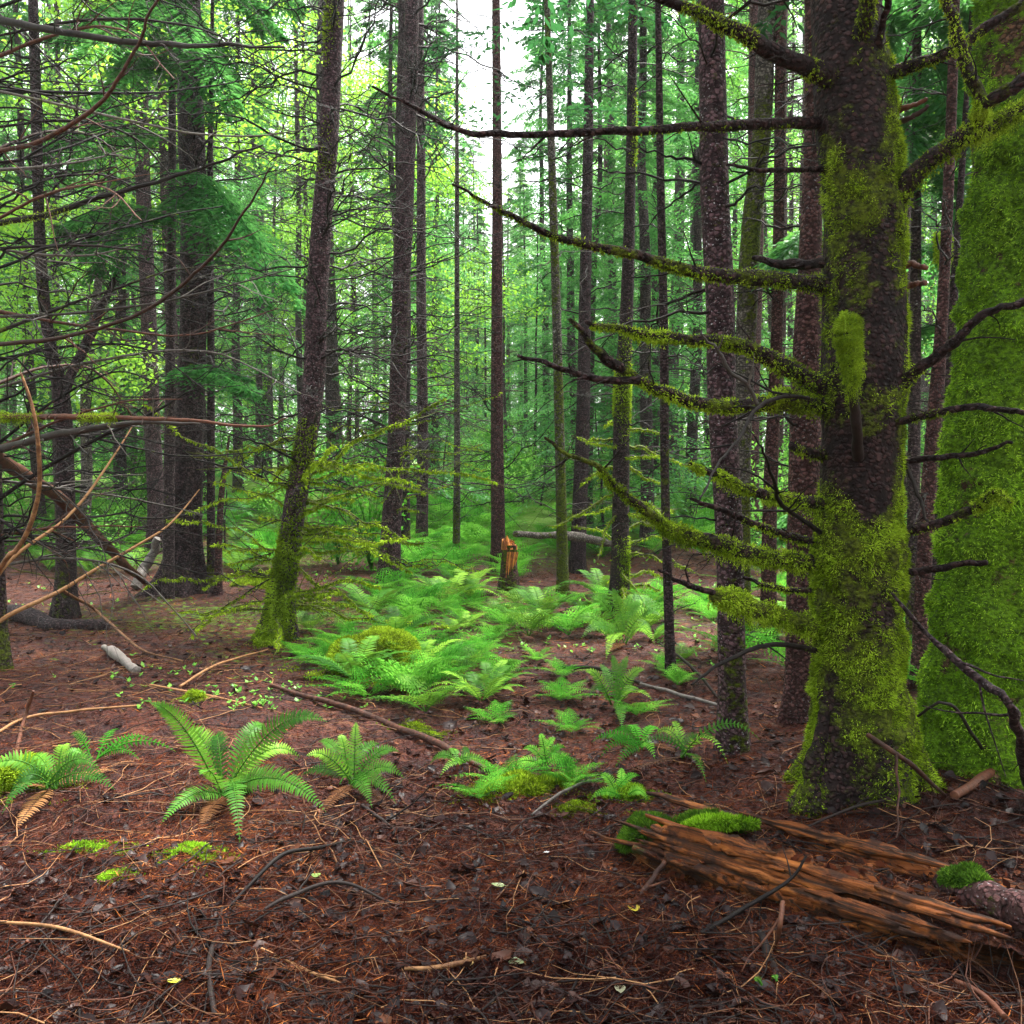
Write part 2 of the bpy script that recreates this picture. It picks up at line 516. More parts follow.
def surf_sample(v, n, rng, weight=None, k_end=None):
    """random points on a ring surface v[m, sides, 3] with normals"""
    m, sd = v.shape[:2]
    a = v[:-1]
    b = v[1:]
    nxt = np.roll(a, -1, 1)
    e1, e2 = b - a, nxt - a
    nr = np.cross(e2, e1)
    area = np.linalg.norm(nr, axis=-1)
    w = area.copy()
    if weight is not None:
        w = w * weight[:-1]
    w = w.ravel()
    idx = rng.choice(len(w), n, p=w / w.sum())
    r1, r2 = rng.uniform(0, 1, (n, 1)), rng.uniform(0, 1, (n, 1))
    p = a.reshape(-1, 3)[idx] + e1.reshape(-1, 3)[idx] * r1 + e2.reshape(-1, 3)[idx] * r2
    nn = norm(nr.reshape(-1, 3)[idx])
    cen = v.mean(1)[:-1]
    out = p - np.repeat(cen, sd, 0)[idx]
    nn = nn * np.sign((nn * out).sum(-1, keepdims=True) + 1e-9)
    return p, nn

# ------------------------------------------------------------------ trunks
def trunk(mb, axis, rad, sides=20, step=0.08, flare=0.7, flare_h=0.3, bark=0.02, seed=0, moss_fn=None, lobes=5, base_z=0.0, clump=0.0):
    """axis: points from the base up; rad: radii. Ripples of bark and root flare are modelled"""
    axis = np.asarray(axis, float)
    L = np.linalg.norm(np.diff(axis, axis=0), axis=1).sum()
    m = max(8, int(L / step))
    c = spline(np.hstack([axis, np.asarray(rad, float)[:, None]]), m)
    pts, r = c[:, :3], np.maximum(c[:, 3], 0.004)
    th = np.arange(sides) * 2 * math.pi / sides
    h = pts[:, 2] - base_z
    rs = np.random.default_rng(seed)
    ph = rs.uniform(0, 6.28, 3)
    lob = 0.6 + 0.55 * np.cos(lobes * th + ph[0]) + 0.3 * np.cos((lobes - 2) * th + ph[1])
    fl = flare * np.exp(-np.maximum(h, 0) / flare_h)
    rr = r[:, None] * (1 + fl[:, None] * np.maximum(lob, 0.1)[None])
    ring = np.stack([np.cos(th), np.sin(th), 0 * th], -1)
    v = pts[:, None] + ring[None] * rr[..., None]
    q = v * np.array([1, 1, 0.6]) / max(r.max(), 0.02) * 1.2 + seed * 3.1
    disp = fbm(q, 3, seed) * 1.6 * bark + fbm(q * 5, 2, seed + 5) * 0.8 * bark
    v = v + ring[None] * (disp * rr)[..., None]
    mo = moss_fn(v, ring, h, seed) if moss_fn else np.zeros(v.shape[:2])
    if clump:
        v = v + ring[None] * (np.clip((mo - 0.38) * 2.5, 0, 1) * clump * (0.45 + fbm(v * np.array([13, 13, 10]), 3, seed + 40) * 1.3))[..., None]
    i = np.arange(m - 1)[:, None] * sides
    j = np.arange(sides)[None]
    k = (j + 1) % sides
    mb.add(v, quads=np.stack([i + j, i + k, i + sides + k, i + sides + j], -1).reshape(-1, 4), moss=mo)
    return pts, r, v, mo

def moss_default(amt, low=0.35, side=(0, -1), sidew=0.1):
    s = norm(np.array([side[0], side[1], 0.0]))
    def fn(v, ring, h, seed):
        n = fbm(v * np.array([2.5, 2.5, 1.1]) + seed * 7.7, 4, seed + 11)
        return amt + 0.55 * n + low * np.exp(-np.maximum(h, 0) / 1.2)[:, None] + sidew * (ring @ s)[None]
    return fn

def dead_twigs(mb, curve, rad, rng, n, ln, level=1, sides=4, moss=0.0, tint=(0.2, 0.7), updir=0.1):
    """bare side twigs along a branch curve"""
    m = len(curve)
    T = norm(np.gradient(curve, axis=0))
    for k in range(n):
        t = rng.uniform(0.12, 0.98)
        i = min(int(t * (m - 1)), m - 1)
        d0 = T[i]
        perp = norm(np.cross(d0, rng.normal(0, 1, 3)))
        perp[2] *= 0.6
        d = norm(d0 * rng.uniform(0.5, 1.2) + perp + np.array([0, 0, rng.normal(updir, 0.25)]))
        l = ln * rng.uniform(0.3, 1.0) * (1.15 - 0.7 * t)
        s = np.linspace(0, 1, 6)[:, None]
        bend = rng.normal(0, 0.22, 3)
        p = curve[i] + d * l * s + bend * l * s ** 2 + np.cumsum(rng.normal(0, 0.018, (6, 3)), 0) * l
        r0 = min(rad[i] * 0.7, 0.0045 + l * 0.0055)
        mb.tube(p, np.linspace(r0, r0 * 0.3, 6), sides, moss=moss, tint=rng.uniform(*tint), cap=False)
        if level > 0 and l > 0.2:
            dead_twigs(mb, p, np.linspace(r0, r0 * 0.3, 6), rng, max(2, int(l * 9)), l * 0.45, level - 1, 3, moss, tint, updir)

def branch_curve(o, az, L, rise, droop, rng, n=14, wob=0.02):
    s = np.linspace(0, 1, n)
    d = np.array([math.cos(az), math.sin(az), 0])
    sd = np.array([-d[1], d[0], 0])
    wobble = np.cumsum(rng.normal(0, wob, (n, 3)), 0) * L
    wobble -= wobble[0]
    curl = rng.normal(0, 0.18)
    return o + d * (L * s)[:, None] + sd * (curl * L * s ** 2)[:, None] + np.array([0, 0, 1]) * (L * (rise * s + droop * s ** 2))[:, None] + wobble

def px_branch(pts, Y0, dY=0.0, n=24, hold=None):
    """picture positions -> curve; pts = (px, py[, depth offset]); depth drifts by dY along it"""
    pts = np.asarray([(p[0], p[1], p[2] if len(p) > 2 else None) for p in pts], dtype=object)
    m = len(pts)
    w = [P(p[0], p[1], Y0 + (p[2] if p[2] is not None else dY * k / (m - 1))) for k, p in enumerate(pts)]
    return spline(np.array(w), n)

# sprays of conifer needles along a curve
def spray(mb, curve, rng, L, leaf=0.085, wid=0.30, dens=26, m=6, stem=0.006, tint=(0.1, 0.9), hang=0.25):
    n = len(curve)
    T = norm(np.gradient(curve, axis=0))
    t = np.repeat(np.linspace(0.08, 1.0, dens), 2) + rng.normal(0, 0.01, dens * 2)
    t = np.clip(t, 0, 1)
    sg = np.tile([1.0, -1.0], dens)
    fi = t * (n - 1)
    i0 = np.minimum(fi.astype(int), n - 2)
    fr = (fi - i0)[:, None]
    o = curve[i0] * (1 - fr) + curve[i0 + 1] * fr
    tt = T[i0]
    up = np.array([0, 0, 1.0])
    sd = norm(np.cross(tt, up))
    l = L * wid * (np.sin(np.clip(t * 0.94 + 0.06, 0, 1) * math.pi) ** 0.6 * (1.05 - 0.55 * t)) * rng.uniform(0.55, 1.15, len(t))
    d = norm(tt * rng.uniform(0.45, 0.9, len(t))[:, None] + sd * sg[:, None] + up * rng.normal(-0.05, 0.12, len(t))[:, None])
    # leaflets along each twig
    u = np.linspace(0.12, 1.0, m)
    pos = o[:, None] + d[:, None] * (l[:, None] * u)[..., None] + np.array([0, 0, -1.0]) * (hang * l[:, None] * u ** 2)[..., None]
    k = len(t) * m
    pos = pos.reshape(-1, 3)
    dd = np.repeat(d, m, 0)
    s2 = np.tile(np.where(np.arange(m) % 2, 1.0, -1.0), len(t))
    side0 = norm(np.cross(dd, up))
    ld = norm(dd * 0.9 + side0 * s2[:, None] * 0.65 + rng.normal(0, 0.14, (k, 3)) + np.array([0, 0, -hang * 0.5]))
    ls = norm(np.cross(ld, up + rng.normal(0, 0.3, (k, 3))))
    mb.leaves(pos, ld, ls, leaf * rng.uniform(0.6, 1.3, k), leaf * 0.17 * rng.uniform(0.7, 1.3, k),
              np.clip(rng.uniform(tint[0], tint[1]) + rng.normal(0, 0.13, k), 0, 1))
    if stem > 0:
        mb.tube(curve, np.linspace(stem, stem * 0.3, n), 3, tint=0.0, cap=False)

# ------------------------------------------------------------------ large trees placed after the photograph
def top_z(Y):
    return P(512, 0, Y)[2]

def px_axis(base_px, prof, extra=3.5, Y=None, sink=0.15):
    """trunk axis and radii from picture widths; prof runs upwards: (px, py, half width px)"""
    g = G(base_px[0], base_px[1])
    Y = Y or g[1]
    ax = [np.array([P(base_px[0], base_px[1], Y)[0], Y, float(ground_z(g[0], Y)) - sink])]
    rad = [base_px[2] * Y / F]
    for px, py, hw in prof:
        ax.append(P(px, py, Y))
        rad.append(hw * Y / F)
    d = norm(ax[-1] - ax[-2])
    n = max(2, int(extra / 0.9))
    r0 = rad[-1]
    for k in range(1, n + 1):
        ax.append(ax[-1] + d * extra / n)
        rad.append(r0 * (1 - 0.55 * k / n))
    return np.array(ax), np.array(rad), g

def at_h(pts, r, z):
    i = int(np.argmin(np.abs(pts[:, 2] - z)))
    return pts[i], r[i]

def grow_dead(root, origin, pts, r, rng, n, z0, z1, L, rise=0.15, droop=-0.1, rad=0.012, twigs=7, mat='twig',
              moss=0.0, az=None, azs=math.pi, level=1, mossfuzz=None, fuzz_n=0):
    """n dead branches, each a part of its tree"""
    for k in range(n):
        z = rng.uniform(z0, z1)
        p, rr = at_h(pts, r, z)
        a = rng.uniform(-math.pi, math.pi) if az is None else az + rng.uniform(-azs, azs)
        ln = L * rng.uniform(0.45, 1.15)
        c = branch_curve(p + np.array([math.cos(a), math.sin(a), 0]) * rr * 0.6, a, ln, rise + rng.normal(0, 0.2), droop + rng.normal(0, 0.12), rng)
        b = MB()
        r0 = rad * rng.uniform(0.6, 1.2)
        rd = np.linspace(r0, r0 * 0.2, len(c))
        mo = np.clip(moss + rng.normal(0, 0.12), 0, 1)
        b.tube(c, rd, 5, moss=mo, tint=rng.uniform(0.2, 0.7), cap=False)
        dead_twigs(b, c, rd, rng, int(twigs * ln / L) + 1, ln * 0.42, level, 3, mo * 0.8)
        o = b.build('branch', M[mat], root, origin)
        if mossfuzz:
            f = MB()
            q = int(fuzz_n * ln)
            t = rng.uniform(0.0, 0.9, q) * (len(c) - 1)
            i = np.minimum(t.astype(int), len(c) - 2)
            base = c[i] + (c[i + 1] - c[i]) * (t - i)[:, None]
            nn = norm(rng.normal(0, 1, (q, 3)) + np.array([0, 0, -0.4]))
            fuzz(f, base + nn * rd[i][:, None] * 0.8, nn, 0.035, 0.006, rng, droop=0.7)
            f.build('moss', M[mossfuzz], o, origin)

def crown_top(root, origin, pts, r, rng, z0, z1, n=16, L=1.6, mat='needle_dark'):
    c = MB()
    for k in range(n):
        z = z0 + (z1 - z0) * (k + rng.uniform(0, 1)) / n
        p, rr = at_h(pts, r, z)
        a = k * 2.4 + rng.uniform(-0.4, 0.4)
        ln = L * (1.15 - 0.75 * (z - z0) / (z1 - z0)) * rng.uniform(0.7, 1.2)
        spray(c, branch_curve(p, a, ln, 0.15, -0.35, rng, 10), rng, ln, leaf=0.12, dens=16, m=5)
    return c.build('crown', M[mat], root, origin)

def px_tree(name, label, cat, base, prof, mat, moss=0.0, extra=4.0, seed=1, sides=24, flare=0.6, flare_h=0.25, dead=(),
            crown=True, group=None, low=0.3, Y=None, bark=0.02, mossfuzz=None, fuzz_n=0, step=0.08):
    rng = np.random.default_rng(seed)
    ax, rad, g = px_axis(base, prof, extra, Y)
    org = np.array([ax[0][0], ax[0][1], float(ground_z(ax[0][0], ax[0][1]))])
    root = thing(name, label, cat, org, group)
    mb = MB()
    pts, r, v, mo = trunk(mb, ax, rad, sides, step, flare, flare_h, bark, seed, moss_default(moss, low), base_z=org[2])
    to = mb.build('trunk', M[mat], root, org)
    if mossfuzz:
        f = MB()
        p, nn = surf_sample(v, fuzz_n, rng, np.clip(mo - 0.3, 0, 1) + 1e-4)
        fuzz(f, p, nn, 0.03, 0.006, rng)
        f.build('moss', M[mossfuzz], to, org)
    for kw in dead:
        grow_dead(root, org, pts, r, rng, **kw)
    if crown:
        crown_top(root, org, pts, r, rng, pts[-1][2] - extra * 0.8, pts[-1][2])
    return root, org, pts, r

def TZ(py, Y):
    return float(P(512, py, Y)[2])

# --- the big moss-hung tree at the right
rng = np.random.default_rng(11)
base = G(858, 792)
YB = base[1]
prof = [(861, 740, 46), (859, 690, 41), (859, 640, 40), (858, 560, 42), (859, 500, 37), (862, 400, 39), (864, 300, 38), (862, 200, 37.5),
        (852, 100, 36), (845, 0, 32)]
ax, rad, _ = px_axis((858, 800, 50), prof, 5.0, YB)
ORG = np.array([ax[0][0], YB, float(ground_z(ax[0][0], YB))])
big = thing('mossy_tree', 'thick dark trunk with tufts of moss on many broken branches, right foreground', 'tree', ORG)
def moss_big(v, ring, h, seed):
    n = fbm(v * np.array([3.0, 3.0, 1.6]) + 4.4, 4, 19)
    n2 = fbm(v * np.array([9.0, 9.0, 5.0]) + 1.7, 3, 23)
    base_amt = np.interp(h, [0, 0.5, 0.9, 1.2, 1.45, 1.6, 2.1, 2.6, 3.2, 3.6, 5, 9], [0.42, 0.50, 0.44, 0.52, 0.34, 0.38, 0.26, 0.38, 0.22, 0.05, 0.0, 0.0])
    rightness = ring[:, 0]
    a = base_amt[:, None] + 0.50 * n + 0.34 * n2 + 0.22 * np.maximum(rightness, 0)[None] + 0.10 * (np.abs(rightness) > 0.85)[None]
    # bare bark windows
    bare = np.exp(-(((h - 1.36) / 0.14)[:, None] ** 2 + ((rightness + 0.05) / 0.4)[None] ** 2)) * (ring[:, 1] < 0.3)[None]
    return a - 0.75 * bare
mb = MB()
pts, r, v, mo = trunk(mb, ax, rad, 110, 0.016, 0.62, 0.20, 0.035, 3, moss_big, lobes=5, base_z=ORG[2], clump=0.026)
big_trunk = mb.build('trunk', M['bark_big'], big, ORG)
f = MB()
hvis = (v[..., 2] < 5.0)
p, nn = surf_sample(v, 120000, rng, np.clip((mo - 0.40) * 3, 0, 1) * hvis + 1e-5)
cl = fbm(p * 14, 3, 77)
keep = cl > -0.25
p, nn, cl = p[keep], nn[keep], cl[keep]
fuzz(f, p, nn, 0.016 * (1 + 1.3 * np.clip(cl, -0.5, 1)), 0.0020, rng, droop=0.45, spread=1.2, tint=(0.0, 0.95))
f.build('moss', M['moss'], big_trunk, ORG)

def moss_sleeve(parent, curve, rad, rng, t0, t1, n, L=0.03, W=0.003, hang=0.6, mat='moss', bulge=1.0, orig=None, clump=10.0, tint=(0.0, 1.0)):
    """hanging moss along part of a branch"""
    m = len(curve)
    t = rng.uniform(t0, t1, n) * (m - 1)
    i = np.minimum(t.astype(int), m - 2)
    b = curve[i] + (curve[i + 1] - curve[i]) * (t - i)[:, None]
    T = norm(curve[i + 1] - curve[i])
    nn = rng.normal(0, 1, (n, 3))
    nn = norm(nn - (nn * T).sum(-1, keepdims=True) * T)
    cl = fbm(b * clump, 3, 5)
    k = cl > -0.5
    b, nn, i, cl = b[k], nn[k], i[k], cl[k]
    lay = rng.uniform(0.6, 1.0 + bulge * np.clip(cl + 0.4, 0, 1.2), len(b))
    rr = np.asarray(rad)[i] * lay
    f = MB()
    ln = L * (0.45 + np.clip(cl + 0.5, 0, 1.3)) * rng.uniform(0.5, 1.2, len(cl)) * (1 + hang * np.maximum(-nn[:, 2], 0) * 1.5)
    fuzz(f, b + nn * rr[:, None], nn, np.minimum(ln, 0.022) * 0.7, W * 0.75, rng, spread=1.6, droop=0.25, tint=tint)
    ns = max(4, n // 22)
    t = rng.uniform(t0, t1, ns) * (m - 1)
    i = np.minimum(t.astype(int), m - 2)
    sb = curve[i] + (curve[i + 1] - curve[i]) * (t - i)[:, None]
    sl = L * 1.5 * hang * np.clip(0.15 + 0.9 * (fbm(sb * clump * 1.6, 3, 6) + 0.45), 0.05, 1.4) * rng.uniform(0.2, 1.3, ns)
    per = 12
    u = np.tile(np.linspace(0, 1, per), ns)
    sway = np.repeat(rng.normal(0, 0.18, (ns, 3)) * [1, 1, 0], per, 0)
    off = np.repeat(rng.normal(0, 0.6, (ns, 3)) * np.asarray(rad)[i][:, None] * [1, 1, 0.3], per, 0)
    ln2 = np.repeat(sl, per)
    sp = np.repeat(sb, per, 0) + off + np.array([0, 0, -1.0]) * (np.repeat(np.asarray(rad)[i], per) * 0.6 + ln2 * u)[:, None] + sway * (ln2 * u)[:, None] + rng.normal(0, 0.0018, (ns * per, 3))
    fuzz(f, sp, norm(rng.normal(0, 1, (ns * per, 3)) + np.array([0, 0, -0.9])), 0.011 * (1.25 - 0.6 * u), W * 0.7, rng, spread=0.6, droop=0.5, tint=tint)
    return f.build('moss', M[mat], parent, ORG if orig is None else orig)

def big_branch(pts_px, r_px, rng, dY=0.0, moss=0.2, mossy=None, mat='bark_big', twigs=4, root=None, Y=None, org=None, sides=12, tl=0.3, tmoss=None, name='branch', level=1, fm='moss', trust=False, knob=0.12):
    """one branch of a near tree from picture positions; r_px = radii in px from base to tip"""
    Y = Y or YB
    c = px_branch(pts_px, Y, dY, max(20, len(pts_px) * 6))
    n = len(c)
    rd = np.interp(np.linspace(0, 1, n), np.linspace(0, 1, len(r_px)), r_px) * c[:, 1] / F
    rd = rd * (1 + knob * fbm(xyz(np.linspace(0, n * 0.35, n), c[0][0] * 9, c[0][2]), 3, 3) * 2)
    c = c + np.stack([fbm(xyz(np.linspace(0, n * 0.22, n), 3.3 + k * 5, c[0][2] * 3), 2, k) for k in range(3)], -1) * 0.018 * np.linspace(0, 1, n)[:, None]
    c = c + np.stack([fbm(xyz(np.linspace(0, n * 0.75, n), 8.8 + k * 3, c[0][2] * 7), 2, k + 20) for k in range(3)], -1) * (0.006 + 0.25 * rd[:, None]) * np.linspace(0.2, 1, n)[:, None]
    b = MB()
    mv = moss + 0.35 * fbm(c * 5, 2, 9)
    b.tube(c, rd, sides, moss=mv, tint=rng.uniform(0.2, 0.7))
    if twigs:
        dead_twigs(b, c, rd, rng, twigs, tl, level, 4, moss=(moss if tmoss is None else tmoss) * 0.6, updir=0.0)
    o = b.build(name, M[mat], root or big, ORG if org is None else org)
    for (t0, t1, q, L, hang, bulge) in (mossy or []):
        moss_sleeve(o, c, rd, rng, t0, t1, q, L=L, hang=hang, bulge=bulge, orig=org, mat=fm)
    return o, c, rd

BB = big_branch
R = rng
# left side, from the top down
BB([(846, 84), (822, 74), (775, 52), (735, 30), (690, 10), (650, -8)], [13, 10, 8.5, 7, 5.5, 4], R, -0.5, 0.32, [(0.0, 0.25, 2500, 0.02, 0.4, 0.4), (0.5, 0.85, 1800, 0.022, 0.5, 0.5)], twigs=7)
BB([(852, 66), (863, 30), (872, -10), (878, -60)], [10, 8.5, 7.5, 6], R, -0.45, 0.35, [(0.0, 0.8, 2200, 0.018, 0.4, 0.3)], twigs=2)
BB([(866, 96), (877, 50), (886, 10), (890, -30)], [4, 4, 3.5, 3], R, -0.35, 0.3, None, twigs=2, tl=0.2)
BB([(820, 123), (780, 123), (741, 125), (688, 127), (632, 131), (556, 132), (473, 131), (422, 115), (370, 84)], [6, 5.5, 5, 4.6, 4.2, 3.6, 3.0, 2.2, 1.2], R, -0.7, 0.2, [(0.05, 0.45, 900, 0.012, 0.4, 0.2)], twigs=6)
BB([(826, 169), (780, 170), (727, 166)], [3, 2.6, 1.5], R, -0.3, 0.2, twigs=2, tl=0.15)
BB([(834, 286), (775, 279), (724, 275), (672, 266), (628, 254), (577, 244), (518, 220), (487, 204), (453, 183)], [8.5, 8, 7.5, 6.5, 5.5, 4.2, 3.2, 2.4, 1.2], R, -0.9, 0.38,
   [(0.02, 0.5, 4500, 0.016, 0.5, 0.5), (0.5, 0.95, 1500, 0.012, 0.4, 0.4)], twigs=6, tl=0.25)
BB([(832, 262), (790, 264), (754, 258)], [5, 5, 2.5], R, 0.25, 0.1, None, twigs=2, tl=0.2)
BB([(830, 392), (785, 367), (741, 346), (688, 339), (635, 333), (587, 324)], [9, 8.5, 7, 5.5, 4.5, 2], R, -0.5, 0.45, [(0.0, 0.75, 5200, 0.018, 0.5, 0.6), (0.7, 0.98, 1800, 0.025, 0.9, 0.8)], twigs=5)
BB([(828, 405), (775, 404), (713, 406), (672, 395), (628, 374), (597, 351), (570, 320)], [8, 7.5, 7, 6.5, 5.5, 4.5, 2], R, -0.6, 0.45, [(0.05, 0.75, 5500, 0.02, 0.7, 0.6)], twigs=7, tl=0.3)
BB([(640, 380), (597, 379), (556, 367), (518, 355)], [4, 3.6, 3, 1.6], R, 0.0, 0.2, None, twigs=4, tl=0.3, Y=YB - 0.42)
BB([(828, 408), (800, 402), (782, 394), (768, 402), (752, 408)], [8, 8, 7, 4, 2], R, -0.25, 0.6, [(0.1, 0.75, 2500, 0.03, 0.6, 1.2)], twigs=1)
BB([(826, 455), (805, 452), (790, 446)], [6, 5, 3], R, -0.2, 0.5, [(0.0, 0.9, 900, 0.02, 0.6, 0.5)], twigs=0)
BB([(828, 505), (775, 497), (741, 488), (712, 474), (692, 465)], [6.5, 6, 5, 4, 2.5], R, -0.4, 0.5, [(0.02, 0.42, 3500, 0.035, 1.5, 0.9), (0.5, 0.8, 2500, 0.025, 0.9, 0.9), (0.88, 1, 700, 0.025, 0.6, 0.8)], twigs=3)
BB([(820, 544), (785, 535), (748, 522), (715, 508), (692, 500)], [4.5, 4.2, 3.6, 3, 1.6], R, -0.2, 0.3, [(0.1, 0.6, 1500, 0.014, 0.6, 0.4)], twigs=4)
BB([(824, 564), (761, 557), (713, 543), (672, 530), (645, 511), (614, 486), (597, 468), (570, 453), (542, 438)], [8.5, 8, 8, 7.5, 6, 4.5, 3.5, 2.6, 1.4], R, -0.6, 0.55,
   [(0.02, 0.55, 9000, 0.033, 1.2, 0.9), (0.5, 0.8, 2500, 0.022, 0.9, 0.7)], twigs=8, tl=0.3)
BB([(824, 630), (775, 615), (741, 602), (712, 594)], [9, 9, 8.5, 7], R, -0.4, 0.7, [(0.0, 1.0, 9000, 0.038, 1.3, 1.0)], twigs=0)
BB([(714, 593), (690, 586), (660, 571)], [3.2, 2.6, 1.4], R, -0.1, 0.3, None, twigs=3, tl=0.2, Y=YB - 0.4)
BB([(824, 590), (789, 590), (744, 578)], [3.4, 3, 1.6], R, 0.2, 0.4, [(0, 0.8, 900, 0.02, 0.8, 0.6)], twigs=2, tl=0.2)
BB([(824, 652), (785, 645), (754, 647), (717, 666), (693, 687)], [3, 2.8, 2.4, 2, 1.2], R, -0.4, 0.1, None, twigs=2, tl=0.2, mat='twig')
BB([(826, 537), (806, 522), (785, 508), (775, 490), (768, 460), (755, 436)], [2.6, 2.4, 2.2, 2, 1.5, 0.8], R, -0.75, 0.1, None, twigs=7, tl=0.4, mat='twig')
BB([(826, 402), (790, 396), (757, 408), (738, 438), (718, 466), (700, 500)], [1.8, 1.9, 2.0, 1.7, 1.3, 0.7], R, -0.95, 0.1, None, twigs=7, tl=0.4, mat='twig')
BB([(757, 404), (748, 385), (730, 372), (716, 350), (702, 334)], [2.2, 2, 2, 1.6, 1], R, -0.1, 0.0, None, twigs=2, tl=0.15, mat='twig_grey', Y=YB - 0.45)
# right side
BB([(876, 240), (892, 206), (909, 182), (933, 158), (964, 137), (980, 114), (984, 103), (1002, 96), (1028, 74), (1060, 40)], [12, 11, 10.5, 10, 9, 8, 7, 6.5, 6, 5], R, -0.5, 0.42,
   [(0.0, 0.7, 9000, 0.017, 0.5, 0.4), (0.3, 0.7, 2600, 0.03, 1.4, 0.6)], twigs=5)
BB([(984, 104), (971, 76), (957, 34), (943, -2), (930, -40)], [6, 5.5, 5, 4.2, 3], R, -0.1, 0.4, [(0.0, 0.8, 2500, 0.014, 0.5, 0.4)], twigs=3, Y=YB - 0.33)
BB([(962, 140), (990, 128), (1012, 112), (1040, 100)], [6, 7, 6, 4], R, 0.0, 0.5, [(0.1, 0.9, 3500, 0.032, 1.2, 0.8)], twigs=5, Y=YB - 0.2)
BB([(870, 98), (882, 79), (913, 65), (947, 52), (981, 31), (1030, 0), (1070, -30)], [6.5, 6, 5.5, 5.2, 4.8, 4.2, 3.5], R, -0.4, 0.35, [(0.0, 0.6, 2600, 0.014, 0.5, 0.3)], twigs=4)
BB([(890, 392), (899, 388), (913, 374), (940, 353), (961, 336), (985, 315), (1030, 299)], [7, 6, 5.5, 5.2, 4.8, 4.2, 3.4], R, -0.4, 0.2, [(0.0, 0.3, 700, 0.014, 0.5, 0.3)], twigs=4)
BB([(866, 428), (895, 423), (926, 415), (968, 408), (1002, 410), (1040, 414)], [3, 4, 4, 3.6, 3.2, 2.6], R, -0.6, 0.3, [(0.3, 0.55, 500, 0.014, 0.5, 0.4)], twigs=2, tl=0.2)
BB([(890, 464), (930, 458), (971, 455), (1011, 444)], [3.4, 3.2, 2.8, 1.6], R, -0.25, 0.15, None, twigs=3, tl=0.2)
BB([(906, 464), (916, 490), (926, 523)], [2.2, 2, 1.2], R, -0.1, 0.1, None, twigs=2, tl=0.15, Y=YB - 0.05, mat='twig')
BB([(895, 534), (933, 525), (964, 515), (985, 501), (999, 494), (1010, 502)], [5.5, 5.2, 4.8, 4.6, 4.2, 2], R, -0.35, 0.4, [(0.6, 1.0, 2600, 0.03, 1.3, 0.8), (0, 0.5, 600, 0.012, 0.5, 0.3)], twigs=2, tl=0.15)
BB([(884, 577), (920, 571), (950, 567), (983, 561)], [4, 4, 3.6, 2.6], R, -0.2, 0.2, None, twigs=2, tl=0.15)
BB([(894, 268), (912, 264), (928, 268)], [3.6, 3.2, 2.6], R, -0.1, 0.1, None, twigs=0, mat='stick_brown')
BB([(894, 290), (915, 284), (928, 280)], [3.4, 3, 2.6], R, -0.1, 0.1, None, twigs=0, mat='stick_brown')
BB([(880, 118), (905, 108), (926, 98)], [3, 2.6, 2], R, -0.1, 0.0, None, twigs=1, tl=0.12, mat='stick_brown')
BB([(880, 133), (905, 120), (926, 107)], [3, 2.6, 2], R, -0.1, 0.0, None, twigs=1, tl=0.12, mat='stick_brown')
# the bent stub in front that carries a moss tassel
o, c, rd = BB([(858, 458, -0.15), (857, 430, -0.24), (853, 400, -0.30), (851, 365, -0.33), (850, 335, -0.34), (850, 312, -0.33)], [6, 5.5, 5, 5, 4, 3], R, 0, 0.1, None, twigs=2, tl=0.15, mat='twig')
moss_sleeve(o, c, np.interp(np.linspace(0, 1, len(c)), [0, 0.5, 0.62, 0.8, 0.93, 1], [0.01, 0.012, 0.030, 0.048, 0.045, 0.02]), R, 0.5, 1.0, 16000, L=0.032, W=0.0020, hang=1.5, bulge=0.35, clump=3.0, tint=(0.35, 1.0))
# dead wood standing against its foot
sg = thing('dead_snag', 'pale split dead stub leaning on the foot of the thick mossy tree', 'dead wood', G(815, 806))
sorg = np.array(sg.location)
big_branch([(812, 812), (812, 770), (822, 730), (828, 690)], [9, 8, 6, 2.5], R, 0.15, 0.42, [(0.0, 0.6, 1500, 0.012, 0.5, 0.3)], mat='bark_big', twigs=2, knob=0.35, root=sg, org=sorg, name='wood', Y=YB - 0.22)
crown_top(big, ORG, pts, r, R, pts[-1][2] - 4.0, pts[-1][2], 14, 1.8)

# --- the green mossy trunk at the right edge
rng = np.random.default_rng(12)
b2 = G(985, 762)
Y2 = b2[1]
ax, rad, _ = px_axis((982, 768, 56), [(984, 700, 51), (988, 650, 50), (995, 560, 49), (1004, 450, 48), (1012, 350, 47), (1018, 250, 45), (1022, 150, 43), (1030, 0, 42)], 5.0, Y2)
ORG2 = np.array([ax[0][0], Y2, float(ground_z(ax[0][0], Y2))])
t2 = thing('mossy_tree', 'broad trunk wrapped in bright green moss at the right edge', 'tree', ORG2)
def moss_t2(v, ring, h, seed):
    n = fbm(v * np.array([2.6, 2.6, 1.6]) + 9.1, 4, 29)
    n3_ = fbm(v * np.array([7.0, 7.0, 4.0]) + 2.2, 3, 37)
    a = 0.82 + 0.44 * n + 0.50 * n3_
    right = ring[:, 0]
    bare = sstep(0.0, 0.6, right)[None] * np.exp(-((h - 0.25) / 0.5) ** 2)[:, None] + 0.7 * np.exp(-(((h - 2.65) / 0.12)[:, None] ** 2 + ((right - 0.2) / 0.5)[None] ** 2))
    return a - 0.75 * bare 
mb = MB()
pts2, r2, v, mo = trunk(mb, ax, rad, 100, 0.025, 0.35, 0.2, 0.03, 8, moss_t2, base_z=ORG2[2], clump=0.045)
tt2 = mb.build('trunk', M['bark_mossy'], t2, ORG2)
f = MB()
p, nn = surf_sample(v, 130000, rng, np.clip((mo - 0.35) * 3, 0, 1) * (v[..., 2] < 5.5) + 1e-5)
cl = fbm(p * 12, 3, 78)
k = cl > -0.35
